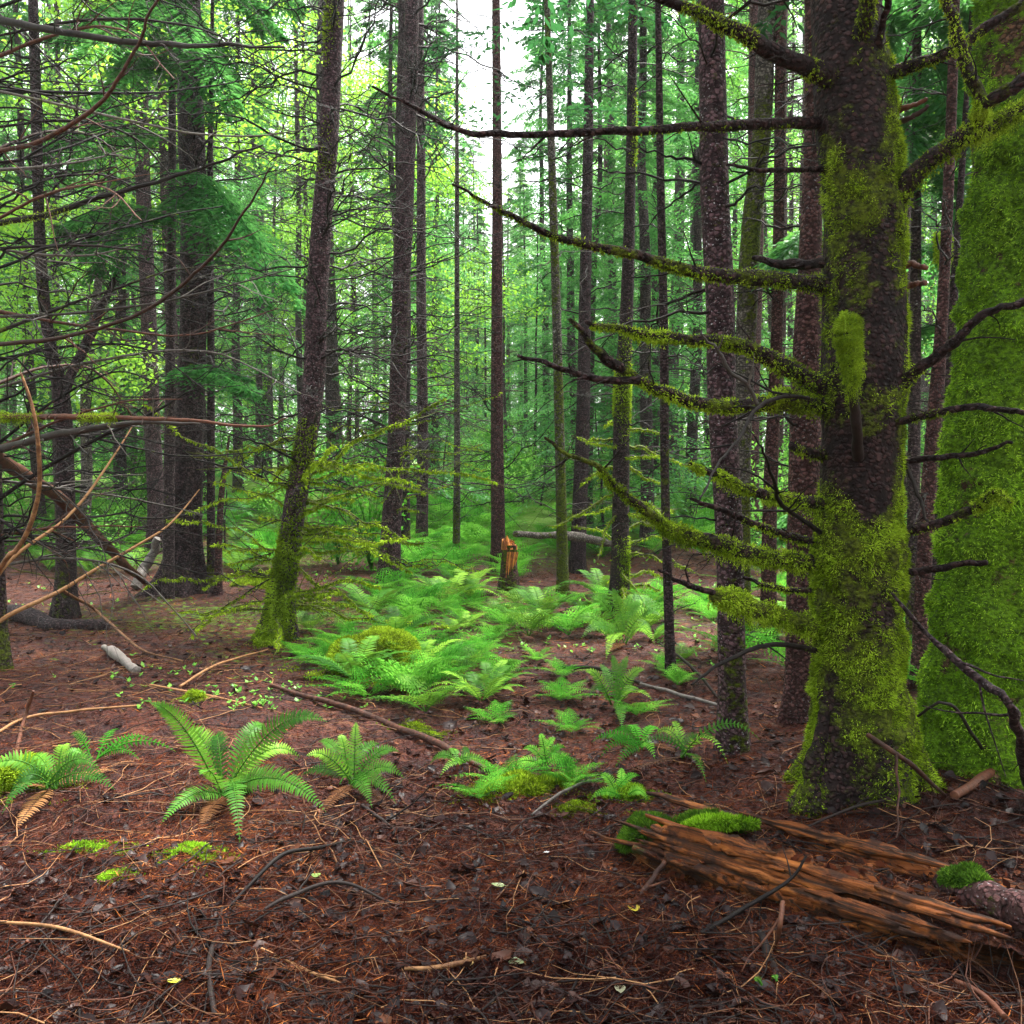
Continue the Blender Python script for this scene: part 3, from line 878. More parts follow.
p, nn, cl = p[k], nn[k], cl[k]
fuzz(f, p, nn, 0.018 * (1 + 1.2 * np.clip(cl, -0.5, 1)), 0.0024, rng, droop=0.5, spread=1.2, tint=(0.0, 0.95))
f.build('moss', M['moss_green'], tt2, ORG2)
crown_top(t2, ORG2, pts2, r2, rng, pts2[-1][2] - 4.0, pts2[-1][2], 14, 1.8)

# --- the trunks of the middle distance
def D(n, py0, py1, L, Y, **kw):
    return dict(n=n, z0=TZ(py0, Y), z1=TZ(py1, Y), L=L, **kw)

def GY_(px, py):
    return G(px, py)[1]

px_tree('conifer', 'slim purple trunk flecked white standing just left of the thick mossy tree', 'tree', (735, 752, 17),
        [(732, 680, 14), (730, 560, 13.5), (722, 400, 14), (720, 300, 14), (715, 200, 14), (711, 0, 12.5)], 'bark_purple', 0.05, 4, 21, 40, 0.25, 0.12,
        [D(26, 330, -150, 1.0, 5.0, rise=0.1, droop=-0.15, rad=0.009), D(10, 640, 330, 0.55, 5.0, rise=0.0, droop=-0.1, rad=0.007, moss=0.2)], low=0.22, bark=0.03, step=0.03)
px_tree('conifer', 'dark reddish trunk half hidden by the left side of the thick mossy tree', 'tree', (799, 720, 21),
        [(802, 690, 17), (804, 560, 16.5), (806, 400, 15), (812, 200, 10), (813, 100, 8), (812, 0, 7)], 'bark_red', 0.02, 4, 22, 28, 0.35, 0.2,
        [D(20, 480, -100, 0.9, 5.6, rise=0.1, droop=-0.15, rad=0.008)], low=0.1)
px_tree('conifer', 'crooked pale trunk with yellow green moss seen behind the slim purple trunk', 'tree', (744, 640, 9),
        [(742, 560, 8.5), (742, 450, 9), (747, 310, 10), (752, 220, 9.5), (762, 130, 9), (765, 60, 9), (768, 0, 9)], 'bark_pale', 0.42, 3, 23, 20, 0.4, 0.2,
        [D(14, 350, -60, 1.0, 8.5, rise=0.2, droop=-0.1, rad=0.01, moss=0.3)], low=0.1)
px_tree('conifer', 'reddish straight trunk right of the crooked pale mossy one', 'tree', (768, 640, 8),
        [(770, 500, 7), (777, 330, 6), (780, 150, 5.6), (781, 0, 5.2)], 'bark_red', 0.05, 3, 24, 16, 0.4, 0.2,
        [D(34, 560, -60, 1.1, 9.0, rise=0.1, droop=-0.2, rad=0.008)], low=0.1)
px_tree('sapling', 'thin dark sapling pole between the mossy branch trunk and the slim purple trunk', 'tree', (671, 676, 6),
        [(669, 620, 5), (665, 480, 4.5), (664, 340, 4.5), (661, 200, 4), (658, 0, 3)], 'bark_dark', 0.1, 3, 25, 14, 0.3, 0.1,
        [D(16, 640, -60, 0.8, 7.0, rise=0.1, droop=-0.1, rad=0.006)], low=0.2, crown=False)
px_tree('conifer', 'mossy trunk with short drooping mossy branches beside the long sword fern', 'tree', (619, 612, 11),
        [(620, 560, 9), (621, 480, 8.5), (622, 400, 8), (627, 300, 6.5), (631, 150, 5), (633, 0, 4.5)], 'bark_dark', 0.30, 4, 26, 22, 0.4, 0.2,
        [D(26, 600, 420, 0.95, 10, rise=-0.05, droop=-0.15, rad=0.014, moss=0.8, twigs=4, mossfuzz='moss', fuzz_n=420),
         D(34, 500, -80, 1.4, 10, rise=0.12, droop=-0.2, rad=0.010, twigs=10)], low=0.1, mossfuzz='moss', fuzz_n=5000)
px_tree('conifer', 'straight slender reddish trunk rising into the white sky gap', 'tree', (499, 572, 8),
        [(498, 520, 7), (497, 420, 6.3), (497, 300, 5.5), (497, 150, 4.6), (496, 0, 4)], 'bark_red', 0.0, 5, 27, 18, 0.4, 0.25,
        [D(34, 330, 20, 1.2, 15, rise=0.1, droop=-0.2, rad=0.008), D(30, 520, 330, 1.5, 15, rise=0.05, droop=-0.15, rad=0.01)], low=0.2, crown=False)
px_tree('sapling', 'hair thin pale pole left of the slender reddish trunk', 'tree', (456, 566, 4),
        [(457, 480, 3.4), (457, 350, 2.8), (457, 200, 2.2), (457, 60, 1.4)], 'bark_pale', 0.15, 2, 28, 10, 0.2, 0.1,
        [D(40, 530, 20, 1.1, 14, rise=0.1, droop=-0.1, rad=0.007)], crown=False)
px_tree('conifer', 'straight purple brown trunk at the left end of the fern bed', 'tree', (388, 588, 12),
        [(391, 530, 10), (396, 450, 9), (399, 350, 8.5), (404, 220, 9), (410, 80, 7.5), (412, 0, 7)], 'bark_purple', 0.12, 5, 29, 24, 0.35, 0.25,
        [D(28, 570, 400, 1.5, 12, rise=0.0, droop=-0.1, rad=0.014, moss=0.45, mossfuzz='moss', fuzz_n=160), D(90, 500, -60, 1.9, 12, rise=0.2, droop=-0.08, rad=0.014, twigs=13)], low=0.25)
px_tree('conifer', 'leaning bare trunk with shaggy mossy foot and fine dead branches, left of centre', 'tree', (279, 640, 20),
        [(281, 600, 14), (288, 560, 11.5), (296, 500, 11), (306, 440, 11), (314, 380, 11), (317, 300, 10.5), (322, 220, 10), (329, 130, 9.5), (335, 0, 9)], 'bark_purple', 0.10, 4, 30, 36, 0.3, 0.3,
        [D(30, 625, 460, 1.35, 8.2, rise=0.05, droop=-0.15, rad=0.012, moss=0.75, az=0.0, azs=1.3, twigs=7, mossfuzz='moss', fuzz_n=520),
         D(20, 610, 420, 1.2, 8.2, rise=0.0, droop=-0.15, rad=0.011, moss=0.6, az=math.pi, azs=0.9, twigs=6, mossfuzz='moss', fuzz_n=300),
         D(95, 500, -80, 1.7, 8.2, rise=0.22, droop=-0.12, rad=0.011, twigs=13)], low=0.40, bark=0.04, mossfuzz='moss', fuzz_n=11000, step=0.04)
px_tree('conifer', 'thickest dark trunk on the left, standing on a mound of needles', 'tree', (178, 592, 23),
        [(183, 560, 17), (186, 500, 15.5), (189, 430, 14), (193, 330, 13), (194, 220, 13), (191, 120, 12.5), (188, 0, 11.5)], 'bark_dark', 0.0, 5, 31, 36, 0.75, 0.3,
        [D(64, 480, -80, 2.2, 11.6, rise=0.12, droop=-0.15, rad=0.015, twigs=13)], low=0.05, bark=0.03, step=0.05)
px_tree('conifer', 'purple trunk flecked white close left of the thickest dark trunk', 'tree', (155, 552, 9),
        [(156, 500, 8.2), (152, 420, 7.8), (148, 300, 7.4), (143, 180, 7), (139, 0, 6.2)], 'bark_purple', -0.05, 4, 32, 22, 0.35, 0.2,
        [D(36, 430, -60, 1.9, 16, rise=0.1, droop=-0.15, rad=0.016, twigs=10)], low=0.2)
rt, org, pp, rr = px_tree('conifer', 'forked dark trunk near the left edge with a dead side stem', 'tree', (64, 618, 12),
        [(66, 560, 9.5), (65, 480, 9), (62, 400, 8), (52, 355, 6), (44, 300, 5.5), (39, 220, 5.2), (36, 100, 5), (33, 0, 4.5)], 'bark_dark', 0.12, 4, 33, 24, 0.35, 0.2,
        [D(50, 520, -60, 1.9, 9.7, rise=0.15, droop=-0.1, rad=0.013, twigs=12), D(6, 600, 500, 0.9, 9.7, moss=0.6, rad=0.01)], low=0.2)
big_branch([(62, 398), (72, 372), (86, 344), (100, 310), (117, 275)], [5.5, 5, 4.5, 3.6, 2.4], rng, 0.3, 0.15, None, mat='bark_dark', twigs=5, root=rt, org=org, name='side_stem', Y=org[1], tl=0.5)
px_tree('sapling', 'pencil thin dark pole touching the right side of the thickest dark trunk', 'tree', (211, 592, 4.5),
        [(211, 480, 4), (211, 340, 3.6), (210, 200, 3), (212, 40, 2)], 'bark_dark', 0.1, 2, 34, 12, 0.2, 0.1, [D(16, 560, 40, 0.9, 11.5, rad=0.006)], crown=False)
px_tree('sapling', 'short leaning dark pole beside the pencil thin pole', 'tree', (218, 594, 4.5),
        [(219, 540, 3.6), (222, 490, 3), (226, 460, 2)], 'bark_red', 0.0, 0.3, 35, 10, 0.2, 0.1, [D(5, 560, 470, 0.5, 11.5, rad=0.005)], crown=False)
px_tree('conifer', 'slim mossy trunk right of the snapped orange stump', 'tree', (563, 596, 6.5),
        [(562, 540, 5.6), (560, 450, 5), (557, 330, 4.6), (553, 200, 4)], 'bark_pale', 0.35, 5, 36, 16, 0.3, 0.2, [D(30, 540, 100, 1.3, 12, rise=0.1, droop=-0.15, rad=0.009, moss=0.3)], low=0.1)
px_tree('conifer', 'dark straight trunk behind the slim mossy trunk, right of the clearing', 'tree', (577, 572, 8),
        [(580, 500, 7.5), (583, 420, 7), (585, 300, 6), (588, 150, 5), (590, 0, 4)], 'bark_dark', -0.05, 4, 37, 18, 0.4, 0.2, [D(34, 540, 0, 1.5, 14, rad=0.012, twigs=9)], low=0.2)
px_tree('conifer', 'reddish slim trunk leaning left, seen between the two mossy trunks on the right', 'tree', (918, 690, 8),
        [(922, 600, 7.6), (928, 500, 7.4), (936, 400, 7), (943, 300, 5.5), (950, 150, 5), (955, 0, 4.5)], 'bark_red', 0.0, 3, 38, 18, 0.4, 0.2, [D(22, 600, 0, 0.9, 8, rad=0.008)], low=0.1)
rt, org, pp, rr = px_tree('sapling', 'thin dark leaning pole with a moss tassel between the two mossy trunks', 'tree', (931, 672, 6),
        [(936, 560, 5.6), (942, 460, 5), (950, 350, 4.6), (958, 230, 3.6), (965, 120, 2.6)], 'bark_dark', 0.1, 3, 39, 14, 0.3, 0.2, [D(14, 560, 100, 0.8, 8, rad=0.006)], low=0.1, crown=False)
cc = px_branch([(943, 232), (943, 262)], org[1] - 0.2, 0, 8)
moss_sleeve(rt, cc, np.full(8, 0.05), rng, 0, 1, 2500, L=0.09, W=0.006, hang=1.6, orig=org, clump=2.0)
rt0, org0, pp0, rr0 = px_tree('conifer', 'mossy trunk cut by the left edge of the picture', 'tree', (-3, 672, 12),
        [(-5, 600, 10), (-9, 480, 10), (-14, 300, 9.5), (-18, 100, 9), (-20, 0, 8.5)], 'bark_dark', 0.35, 4, 40, 20, 0.3, 0.2,
        [D(34, 560, -40, 1.8, 7, rise=0.15, droop=-0.15, rad=0.010, az=0.2, azs=1.0, twigs=11)], low=0.2)
Y0 = org0[1]
for spec, rp, mat, ms, dY, tw in (
        ([(-16, 16), (0, 20), (69, 33), (165, 45), (213, 45), (285, 48)], [3.9, 3.7, 3.3, 2.8, 2.2, 1.0], 'twig', None, -1.6, 5),
        ([(-18, 156), (0, 151), (41, 141), (93, 110), (117, 82), (137, 48), (148, 20), (158, 0), (166, -30)], [2.8, 2.6, 2.4, 2.2, 2, 1.8, 1.6, 1.4, 1], 'stick_brown', None, -1.4, 5),
        ([(-16, 226), (0, 223), (52, 213), (93, 199), (137, 189), (179, 175), (220, 161), (262, 147)], [3.4, 3.2, 3, 2.6, 2.2, 1.8, 1.4, 0.9], 'twig', [(0.1, 0.35, 900, 0.02, 0.6, 0.6)], -1.0, 5),
        ([(-14, 345), (0, 344), (52, 339), (103, 327), (155, 306), (193, 275), (224, 244), (248, 206), (270, 168)], [2.4, 2.3, 2.2, 2, 2, 1.8, 1.6, 1.3, 0.8], 'stick_brown', None, -1.5, 4),
        ([(-12, 416), (0, 417), (62, 417), (127, 418), (179, 420), (258, 427), (287, 416)], [3.2, 3.0, 2.8, 2.3, 1.8, 1.4, 0.7], 'stick_brown', [(0.02, 0.25, 4200, 0.05, 0.8, 1.6), (0.36, 0.48, 2000, 0.045, 0.8, 1.6)], -1.2, 6),
        ([(-12, 452), (20, 444), (60, 434), (130, 424), (200, 424)], [4.5, 4, 3.4, 2.4, 1], 'twig_grey', None, -0.6, 6),
        ([(-10, 505), (30, 478), (80, 448), (140, 420), (190, 392)], [2.4, 2.2, 2, 1.6, 0.8], 'twig', None, -0.4, 6)):
    big_branch(spec, rp, rng, dY, 0.1, ms, mat=mat, twigs=tw, root=rt0, org=org0, Y=Y0, tl=0.45, sides=8, knob=0.06)

for k in range(28):
    py0 = 20 + 20 * k + rng.uniform(-14, 14)
    reach = rng.uniform(90, 300)
    dy = rng.uniform(-70, 60)
    bow = rng.uniform(-45, 25)
    big_branch([(-14, py0), (reach * 0.33, py0 + dy * 0.4 + bow * 0.7), (reach * 0.7, py0 + dy * 0.8 + bow * 0.8), (reach, py0 + dy + rng.uniform(-20, 20))],
               [rng.uniform(1.2, 2.4), 1.5, 1.0, 0.6], rng, rng.uniform(-1.2, 1.5), rng.uniform(-0.2, 0.4), None, mat=('twig', 'twig', 'stick_brown', 'twig_grey')[k % 4],
               twigs=9, root=rt0, org=org0, Y=Y0, tl=0.7, sides=6, knob=0.06)

# hanging hemlock boughs that belong to trees of the left half
def boughs(root_o, org, specs, mat, seed, Yb, leaf=0.07, name='crown'):
    rg = np.random.default_rng(seed)
    c = MB()
    specs = [(a, (b_[0] + rg.uniform(-26, 26) * (j > 0), b_[1] + rg.uniform(-22, 26) * (j > 0)), sag, L * (1 - 0.15 * j), dY + rg.uniform(-0.5, 0.5) * (j > 0)) for (a, b_, sag, L, dY) in specs for j in range(3)]
    for (a, b_, sag, L, dY) in specs:
        p0, p1 = P(a[0], a[1], Yb), P(b_[0], b_[1], Yb + dY)
        mid = (p0 + p1) / 2 + np.array([0, 0, sag])
        cv = spline(np.array([p0, mid, p1]), 14)
        spray(c, cv, rg, L, leaf=leaf, dens=36, m=10, wid=0.36, stem=0.008, hang=0.55)
    return c.build(name, M[mat], root_o, org)

hem = []
def hemlock(label, base, prof, specs, mat, seed, leaf=0.07, bmat='bark_far', group=None):
    rt, org, pp, rr = px_tree('hemlock', label, 'tree', base, prof, bmat, 0.0, 3, seed, 14, 0.3, 0.2, [], False, group)
    boughs(rt, org, specs, mat, seed, org[1], leaf)
    return rt
hemlock('hemlock with drooping dark green boughs hanging across the thickest dark trunk', (168, 600, 6), [(170, 400, 5), (172, 200, 4), (172, 0, 3)],
        [((172, 0), (215, 70), 0.15, 1.6, -1.2), ((172, -30), (130, 60), 0.15, 1.6, -1.0), ((172, 40), (225, 118), 0.25, 1.5, -1.4), ((172, 60), (100, 100), 0.2, 1.6, -1.4), ((172, 10), (60, 40), 0.2, 1.8, -1.5),
         ((172, 185), (292, 290), 0.3, 2.0, -1.6), ((172, 170), (250, 235), 0.25, 1.6, -1.0), ((172, 200), (215, 262), 0.2, 1.3, -1.2), ((172, 215), (95, 275), 0.2, 1.6, -1.2), ((172, 225), (60, 235), 0.25, 1.8, -1.4), ((172, 140), (40, 150), 0.2, 2.0, -0.8),
         ((172, -40), (260, 30), 0.2, 2.0, -0.8), ((172, -60), (300, 10), 0.3, 2.2, 0.2), ((172, 370), (255, 395), 0.1, 1.2, -1.0)], 'needle_bough', 301, 0.085)
hemlock('hemlock with bright green boughs behind the thick mossy tree, right of its trunk', (912, 650, 6), [(914, 450, 6), (916, 250, 5), (917, 0, 4)],
        [((916, 30), (985, 60), 0.2, 1.6, -0.6), ((916, 60), (960, 130), 0.2, 1.5, -0.8), ((916, 0), (960, 10), 0.2, 1.6, -0.8), ((916, 100), (978, 175), 0.25, 1.6, -0.6), ((916, 120), (890, 180), 0.2, 1.2, -0.6),
         ((916, -30), (1010, 0), 0.2, 1.9, 0.4), ((916, 160), (960, 240), 0.2, 1.6, -0.2), ((916, 250), (975, 300), 0.2, 1.6, -0.2), ((916, 330), (985, 360), 0.2, 1.5, 0.3), ((916, 60), (1000, 110), 0.2, 2.0, 0.6), ((916, 20), (880, 60), 0.2, 1.6, 0.3)],
        'needle', 302, 0.08)
hemlock('small hemlock whose light bough shows left of the thick mossy tree', (830, 640, 5), [(832, 450, 4.5), (834, 250, 4), (836, 100, 3)],
        [((834, 232), (775, 262), 0.15, 1.3, -0.8), ((834, 250), (770, 275), 0.12, 1.2, 0.2), ((834, 200), (890, 235), 0.15, 1.3, -0.3), ((834, 500), (770, 530), 0.1, 1.2, 0.2), ((834, 400), (900, 440), 0.1, 1.2, 0.2)], 'needle', 303, 0.08)

# ------------------------------------------------------------------ snapped stump and what fell from it
def fz(x, y):
    return float(floor_z(x, y))

rng = np.random.default_rng(50)
g = G(509, 592)
st = thing('broken_stump', 'snapped stump with raw orange wood at its top in the middle of the clearing', 'stump', g)
Ys = g[1]
mb = MB()
axs = np.array([[g[0], Ys, g[2] - 0.1], P(509, 560, Ys), P(510, 545, Ys)])
_, _, v, _ = trunk(mb, axs, [0.15, 0.105, 0.10], 28, 0.03, 0.25, 0.15, 0.05, 5, moss_default(0.1, 0.3), base_z=g[2])
mb.build('bark', M['bark_red'], st, g)
mb = MB()
top = P(510, 545, Ys)
for k in range(26):
    a, q = rng.uniform(0, 6.28), 0.092 * math.sqrt(rng.uniform(0, 1))
    b0 = top + np.array([math.cos(a) * q, math.sin(a) * q, -0.06])
    hgt = 0.07 + 0.12 * max(0, 0.5 + 0.5 * math.cos(a - 2.6)) * rng.uniform(0.5, 1)
    mb.tube([b0, b0 + np.array([rng.normal(0, .008), rng.normal(0, .008), hgt * 0.7]), b0 + np.array([rng.normal(0, .015), rng.normal(0, .015), hgt])], [0.03, 0.024, 0.004], 5, tint=rng.uniform(0.1, 1))
# a torn strip down the front of the stump
for k in range(5):
    x0 = P(508 + k * 2.4, 552, Ys - 0.118)
    x1 = P(506 + k * 2.2, 578 - 3 * k, Ys - 0.122)
    mb.tube([x0, (x0 + x1) / 2, x1], [0.012, 0.016, 0.003], 5, tint=rng.uniform(0.3, 1))
M['wood_raw'] = wood_mat('wood_raw', (0.22, 0.060, 0.012), (0.66, 0.24, 0.05), 0.75)
mb.build('wood', M['wood_raw'], st, g)

def log_thing(name, label, cat, pts, rad, mat, sides=16, moss=0.0, seed=1, bump=0.1, part=None, twigs=0):
    """a fallen stick or log as ONE mesh; pts are world points"""
    rg = np.random.default_rng(seed)
    n = max(14, len(pts) * 6)
    c = spline(np.asarray(pts, float), n)
    rd = np.interp(np.linspace(0, 1, n), np.linspace(0, 1, len(rad)), rad)
    rd = rd * (1 + bump * fbm(xyz(np.linspace(0, n * 0.5, n), seed * 3.7), 3, seed))
    c = c + np.stack([fbm(xyz(np.linspace(0, n * 0.3, n), 7.1 + k, seed * 2.0), 2, k) for k in range(3)], -1) * rd.mean() * 0.6
    b = MB()
    b.tube(c[::-1], rd[::-1], sides, moss=moss + 0.3 * fbm(c * 4, 2, 3)[::-1], tint=rg.uniform(0.3, 0.8))
    b.tube(c[-2:], rd[-2:], sides, tint=0.6)
    if twigs:
        dead_twigs(b, c, rd, rg, twigs, 0.35, 0, 4)
    o = b.build(name, M[mat], None, c[0])
    return tag(o, label, cat), c, rd

def gp(px, py, lift=0.0):
    q = G(px, py)
    q[2] = fz(q[0], q[1]) + lift
    return q

log_thing('fallen_log', 'grey dead log lying level behind the snapped orange stump', 'log',
          [P(514, 534, Ys + 0.05), P(540, 535, Ys + 0.5), P(575, 537, Ys + 1.0), gp(640, 556, 0.1)], [0.035, 0.06, 0.055, 0.03], 'bark_pale', 14, 0.3, 3, bump=0.6, twigs=14)
birch, c, rd = log_thing('birch_log', 'short white barked log lying on the needles at the left', 'log', [gp(104, 652, 0.025), gp(118, 663, 0.03), gp(137, 676, 0.02)], [0.026, 0.040, 0.032], 'twig_grey', 14, 0.2, 4, bump=0.5)
mw = wood_mat('birch_bark', (0.035, 0.026, 0.024), (0.21, 0.18, 0.165), 0.8)
birch.data.materials[0] = mw
log_thing('fallen_log', 'dark rotting log lying flat below the forked dark trunk', 'log', [gp(14, 618, 0.06), gp(55, 630, 0.06), gp(104, 632, 0.05)], [0.10, 0.09, 0.06], 'bark_dark', 14, 0.1, 5)
log_thing('broken_branch', 'thick broken orange brown branch slanting down from the left edge', 'branch',
          [P(-6, 455, Y0 - 0.14), P(41, 487, 7.6), P(79, 518, 8.6), P(113, 553, 9.6), gp(152, 590, 0.02)], [0.05, 0.055, 0.058, 0.05, 0.03], 'stick_brown', 12, 0.15, 6, twigs=3)
log_thing('broken_branch', 'peeled silver branch leaning on the left side of the thickest dark trunk', 'branch',
          [gp(136, 592, 0.02), P(148, 560, 11.5), P(160, 538, 11.55)], [0.07, 0.06, 0.05], 'twig_grey', 10, 0.2, 7)
log_thing('dead_stick', 'long tan bare stem curving up at the left edge', 'stick',
          [gp(-60, 700, 0.0), P(0, 571, 4.9), P(17, 549, 4.85), P(34, 515, 4.8), P(40, 474, 4.75), P(33, 412, 4.7), P(21, 374, 4.7)], [0.02, 0.018, 0.016, 0.014, 0.013, 0.012, 0.007], 'twig_tan', 8, -0.3, 8)
log_thing('dead_stick', 'thin tan switch rising from the left edge across the leaning trunks', 'stick',
          [gp(-40, 668, 0.0), P(0, 622, 6.3), P(62, 590, 6.6), P(113, 559, 6.9), P(165, 528, 7.2), P(200, 490, 7.5)], [0.02, 0.018, 0.016, 0.013, 0.01, 0.004], 'twig_tan', 7, -0.2, 9)
log_thing('dead_stick', 'second thin tan switch steeper than its neighbour at the left edge', 'stick',
          [gp(-50, 690, 0.0), P(0, 573, 6.0), P(69, 515, 6.4), P(117, 452, 6.8), P(136, 420, 7.0)], [0.017, 0.014, 0.012, 0.009, 0.004], 'twig_tan', 7, -0.2, 10)
log_thing('dead_stick', 'curved tan stick drooping from the switches to the needles, left', 'stick',
          [P(62, 590, 7.2), gp(96, 634, 0.22), gp(138, 655, 0.05), gp(182, 665, 0.03)], [0.014, 0.014, 0.012, 0.006], 'twig_tan', 7, -0.2, 11)
log_thing('fallen_branch', 'long brown branch lying on the ground beside the right hand sword fern', 'branch',
          [gp(270, 691, 0.02), gp(345, 710, 0.03), gp(400, 732, 0.02), gp(450, 762, 0.03), gp(492, 778, 0.02)], [0.012, 0.02, 0.022, 0.02, 0.014], 'stick_brown', 8, -0.1, 12, twigs=2)
log_thing('broken_branch', 'split red brown branch leaning against the broad green mossy trunk', 'branch',
          [P(893, 592, Y2 - 0.95), P(933, 638, Y2 - 1.0), P(964, 666, Y2 - 1.1), P(995, 690, Y2 - 1.15), P(1012, 708, Y2 - 1.2), gp(1034, 800, 0.02)], [0.005, 0.013, 0.02, 0.025, 0.026, 0.024], 'bark_dark', 12, 0.15, 13, bump=0.5, twigs=6)
log_thing('fallen_branch', 'straight brown branch on the ground at the foot of the split one, right edge', 'branch',
          [gp(955, 806, 0.03), gp(990, 786, 0.06), gp(1040, 762, 0.1)], [0.018, 0.022, 0.024], 'stick_brown', 10, -0.2, 14)
log_thing('dead_stick', 'moss tipped twig poking left from the foot of the broad green trunk', 'stick',
          [P(918, 716, Y2 - 0.5), P(950, 704, Y2 - 0.62), gp(990, 770, 0.02)], [0.006, 0.008, 0.009], 'twig', 8, 0.35, 15)
gs = [('thin dark forked stick curving over the needles at the bottom left', [gp(214, 1022, .01), gp(210, 972, .03), gp(222, 910, .02)], [.008, .009, .005], 'twig'),
      ('long dark stick arching from bottom centre toward the left sword fern', [gp(236, 935, .01), gp(285, 915, .04), gp(340, 900, .05), gp(392, 912, .02)], [.006, .008, .007, .004], 'twig'),
      ('dark stick arching below the big sword fern', [gp(225, 914, .01), gp(280, 880, .05), gp(320, 865, .04), gp(352, 848, .01)], [.005, .008, .008, .004], 'twig'),
      ('short tan stick lying at the bottom centre of the path', [gp(405, 982, .01), gp(445, 984, .012), gp(486, 971, .01)], [.006, .008, .006], 'twig_tan'),
      ('tan stick beside a dark one between the two near ferns and the bottom', [gp(262, 956, .01), gp(300, 972, .015), gp(342, 990, .01)], [.005, .006, .003], 'twig_tan'),
      ('straight tan stick at the lower left corner', [gp(0, 930, .01), gp(60, 948, .02), gp(130, 962, .01)], [.005, .006, .003], 'twig_tan'),
      ('tan stick standing slanted among needles left of the big sword fern', [gp(46, 818, .0), P(60, 842, 3.9), gp(80, 876, .01)], [.004, .006, .004], 'twig_tan'),
      ('bent dark stick under the right hand sword fern', [gp(362, 816, .01), gp(380, 826, .02), gp(398, 838, .01)], [.007, .008, .004], 'twig'),
      ('straight stick lying left to right beyond the path near the slim purple trunk', [gp(640, 690, .03), gp(680, 700, .04), gp(724, 710, .02)], [.012, .014, .01], 'twig_grey'),
      ('stick slanting off the slim purple trunk toward the path', [gp(660, 655, .1), gp(690, 678, .06), gp(718, 700, .02)], [.008, .012, .01], 'twig'),
      ('grey stick lying across the needles in front of the thick mossy tree', [gp(800, 842, .02), gp(850, 826, .05), gp(898, 806, .03)], [.004, .006, .005], 'twig'),
      ('red brown stick reaching right from the roots of the thick mossy tree', [P(868, 735, YB - .35), P(905, 760, YB - .4), gp(945, 800, .02)], [.010, .011, .006], 'stick_brown'),
      ('dark dead twig standing across the front of the rotten orange log', [gp(690, 946, .01), P(742, 910, 2.9), P(790, 880, 2.95), P(806, 855, 2.97)], [.005, .008, .007, .004], 'twig'),
      ('dark stub stuck upright in front of the left end of the rotten log', [gp(640, 902, .0), P(652, 880, 3.15), P(664, 862, 3.2)], [.009, .010, .008], 'stick_brown'),
      ('peeling stick leaning down from the middle of the rotten log', [P(783, 902, 2.72), P(780, 925, 2.65), gp(776, 950, .01)], [.007, .008, .004], 'stick_brown'),
      ('short black wet stick below the rotten log', [gp(760, 938, .01), gp(768, 958, .015), gp(772, 975, .01)], [.014, .015, .012], 'twig'),
      ('pale twig lying to the left of the mossy hump beside the path', [gp(532, 818, .01), gp(566, 800, .04), gp(606, 786, .04)], [.006, .009, .006], 'twig_grey'),
      ('brown dead stick at the lower right corner', [gp(955, 985, .01), gp(985, 1005, .02), gp(1005, 1030, .02)], [.008, .009, .008], 'stick_brown'),
      ('tan dead stick lying along the needles at the left edge', [gp(-5, 742, .02), gp(40, 720, .03), gp(140, 712, .02)], [.008, .009, .005], 'twig_tan'),
      ('long tan stick lying straight above the big sword fern', [gp(150, 690, .02), gp(200, 700, .03), gp(262, 712, .02)], [.006, .008, .005], 'twig_tan'),
      ('short upright dead stem left of the big sword fern', [gp(15, 760, .0), P(24, 720, 4.95), P(33, 690, 4.95)], [.012, .012, .008], 'stick_brown'),
      ('tan stick slanting up left of the leaning bare trunk', [gp(180, 690, .02), gp(215, 676, .05), gp(268, 655, .03)], [.009, .01, .006], 'twig_tan'),
      ('dark sunken branch lying in front of the clearing ferns at the centre', [gp(560, 670, .03), gp(600, 676, .05), gp(642, 690, .03)], [.015, .02, .012], 'twig')]
for k, (lb, pts_, rd_, mt) in enumerate(gs):
    log_thing('dead_stick', lb, 'stick', pts_, rd_, mt, 7, -0.3, 100 + k, twigs=1)

# ------------------------------------------------------------------ the rotten log at the lower right
def rot_mat(k=0.85):
    m, nt, out = new_mat('rotten_wood')
    n = N(nt)
    c = n.coord((1.6, 60, 60))       # object X runs along the grain
    c1 = n.coord((5, 22, 22))
    c0 = n.coord()
    g1 = n.noise(c, 1.0, 5, 0.65)
    g2 = n.noise(c1, 1.0, 4, 0.6)
    g3 = n.noise(c0, 8, 4, 0.65)
    col = n.mix(n.mapr(g1, 0.40, 0.62), (0.025 * k, 0.011 * k, 0.006 * k, 1), (0.22 * k, 0.062 * k, 0.014 * k, 1))
    col = n.mix(n.mapr(g2, 0.52, 0.70, 0, 0.8), col, (0.46 * k, 0.15 * k, 0.034 * k, 1))
    col = n.mix(n.mapr(g3, 0.46, 0.62, 0, 0.9), col, (0.022, 0.010, 0.008, 1))
    mo = n.math('ADD', n.attr('moss'), n.math('MULTIPLY', n.math('SUBTRACT', g3, 0.5), 1.2))
    col = n.mix(n.mapr(mo, 0.45, 0.62), col, (0.03, 0.06, 0.012, 1))
    b = n.node('ShaderNodeBsdfPrincipled', Roughness=n.mapr(g3, 0.3, 0.7, 0.5, 0.75))
    n.set(b, 'Base Color', col)
    n.set(b, 'Normal', n.bump(n.math('ADD', g1, n.math('MULTIPLY', g2, 0.8)), 1.0, 0.012))
    b.inputs['Specular IOR Level'].default_value = 0.15
    nt.links.new(b.outputs[0], out.inputs['Surface'])
    return m
M['rotten'] = rot_mat()
M['rotten_dark'] = rot_mat(0.3)
LA = np.array([0.50, 3.50]); LB = np.array([1.95, 2.22])
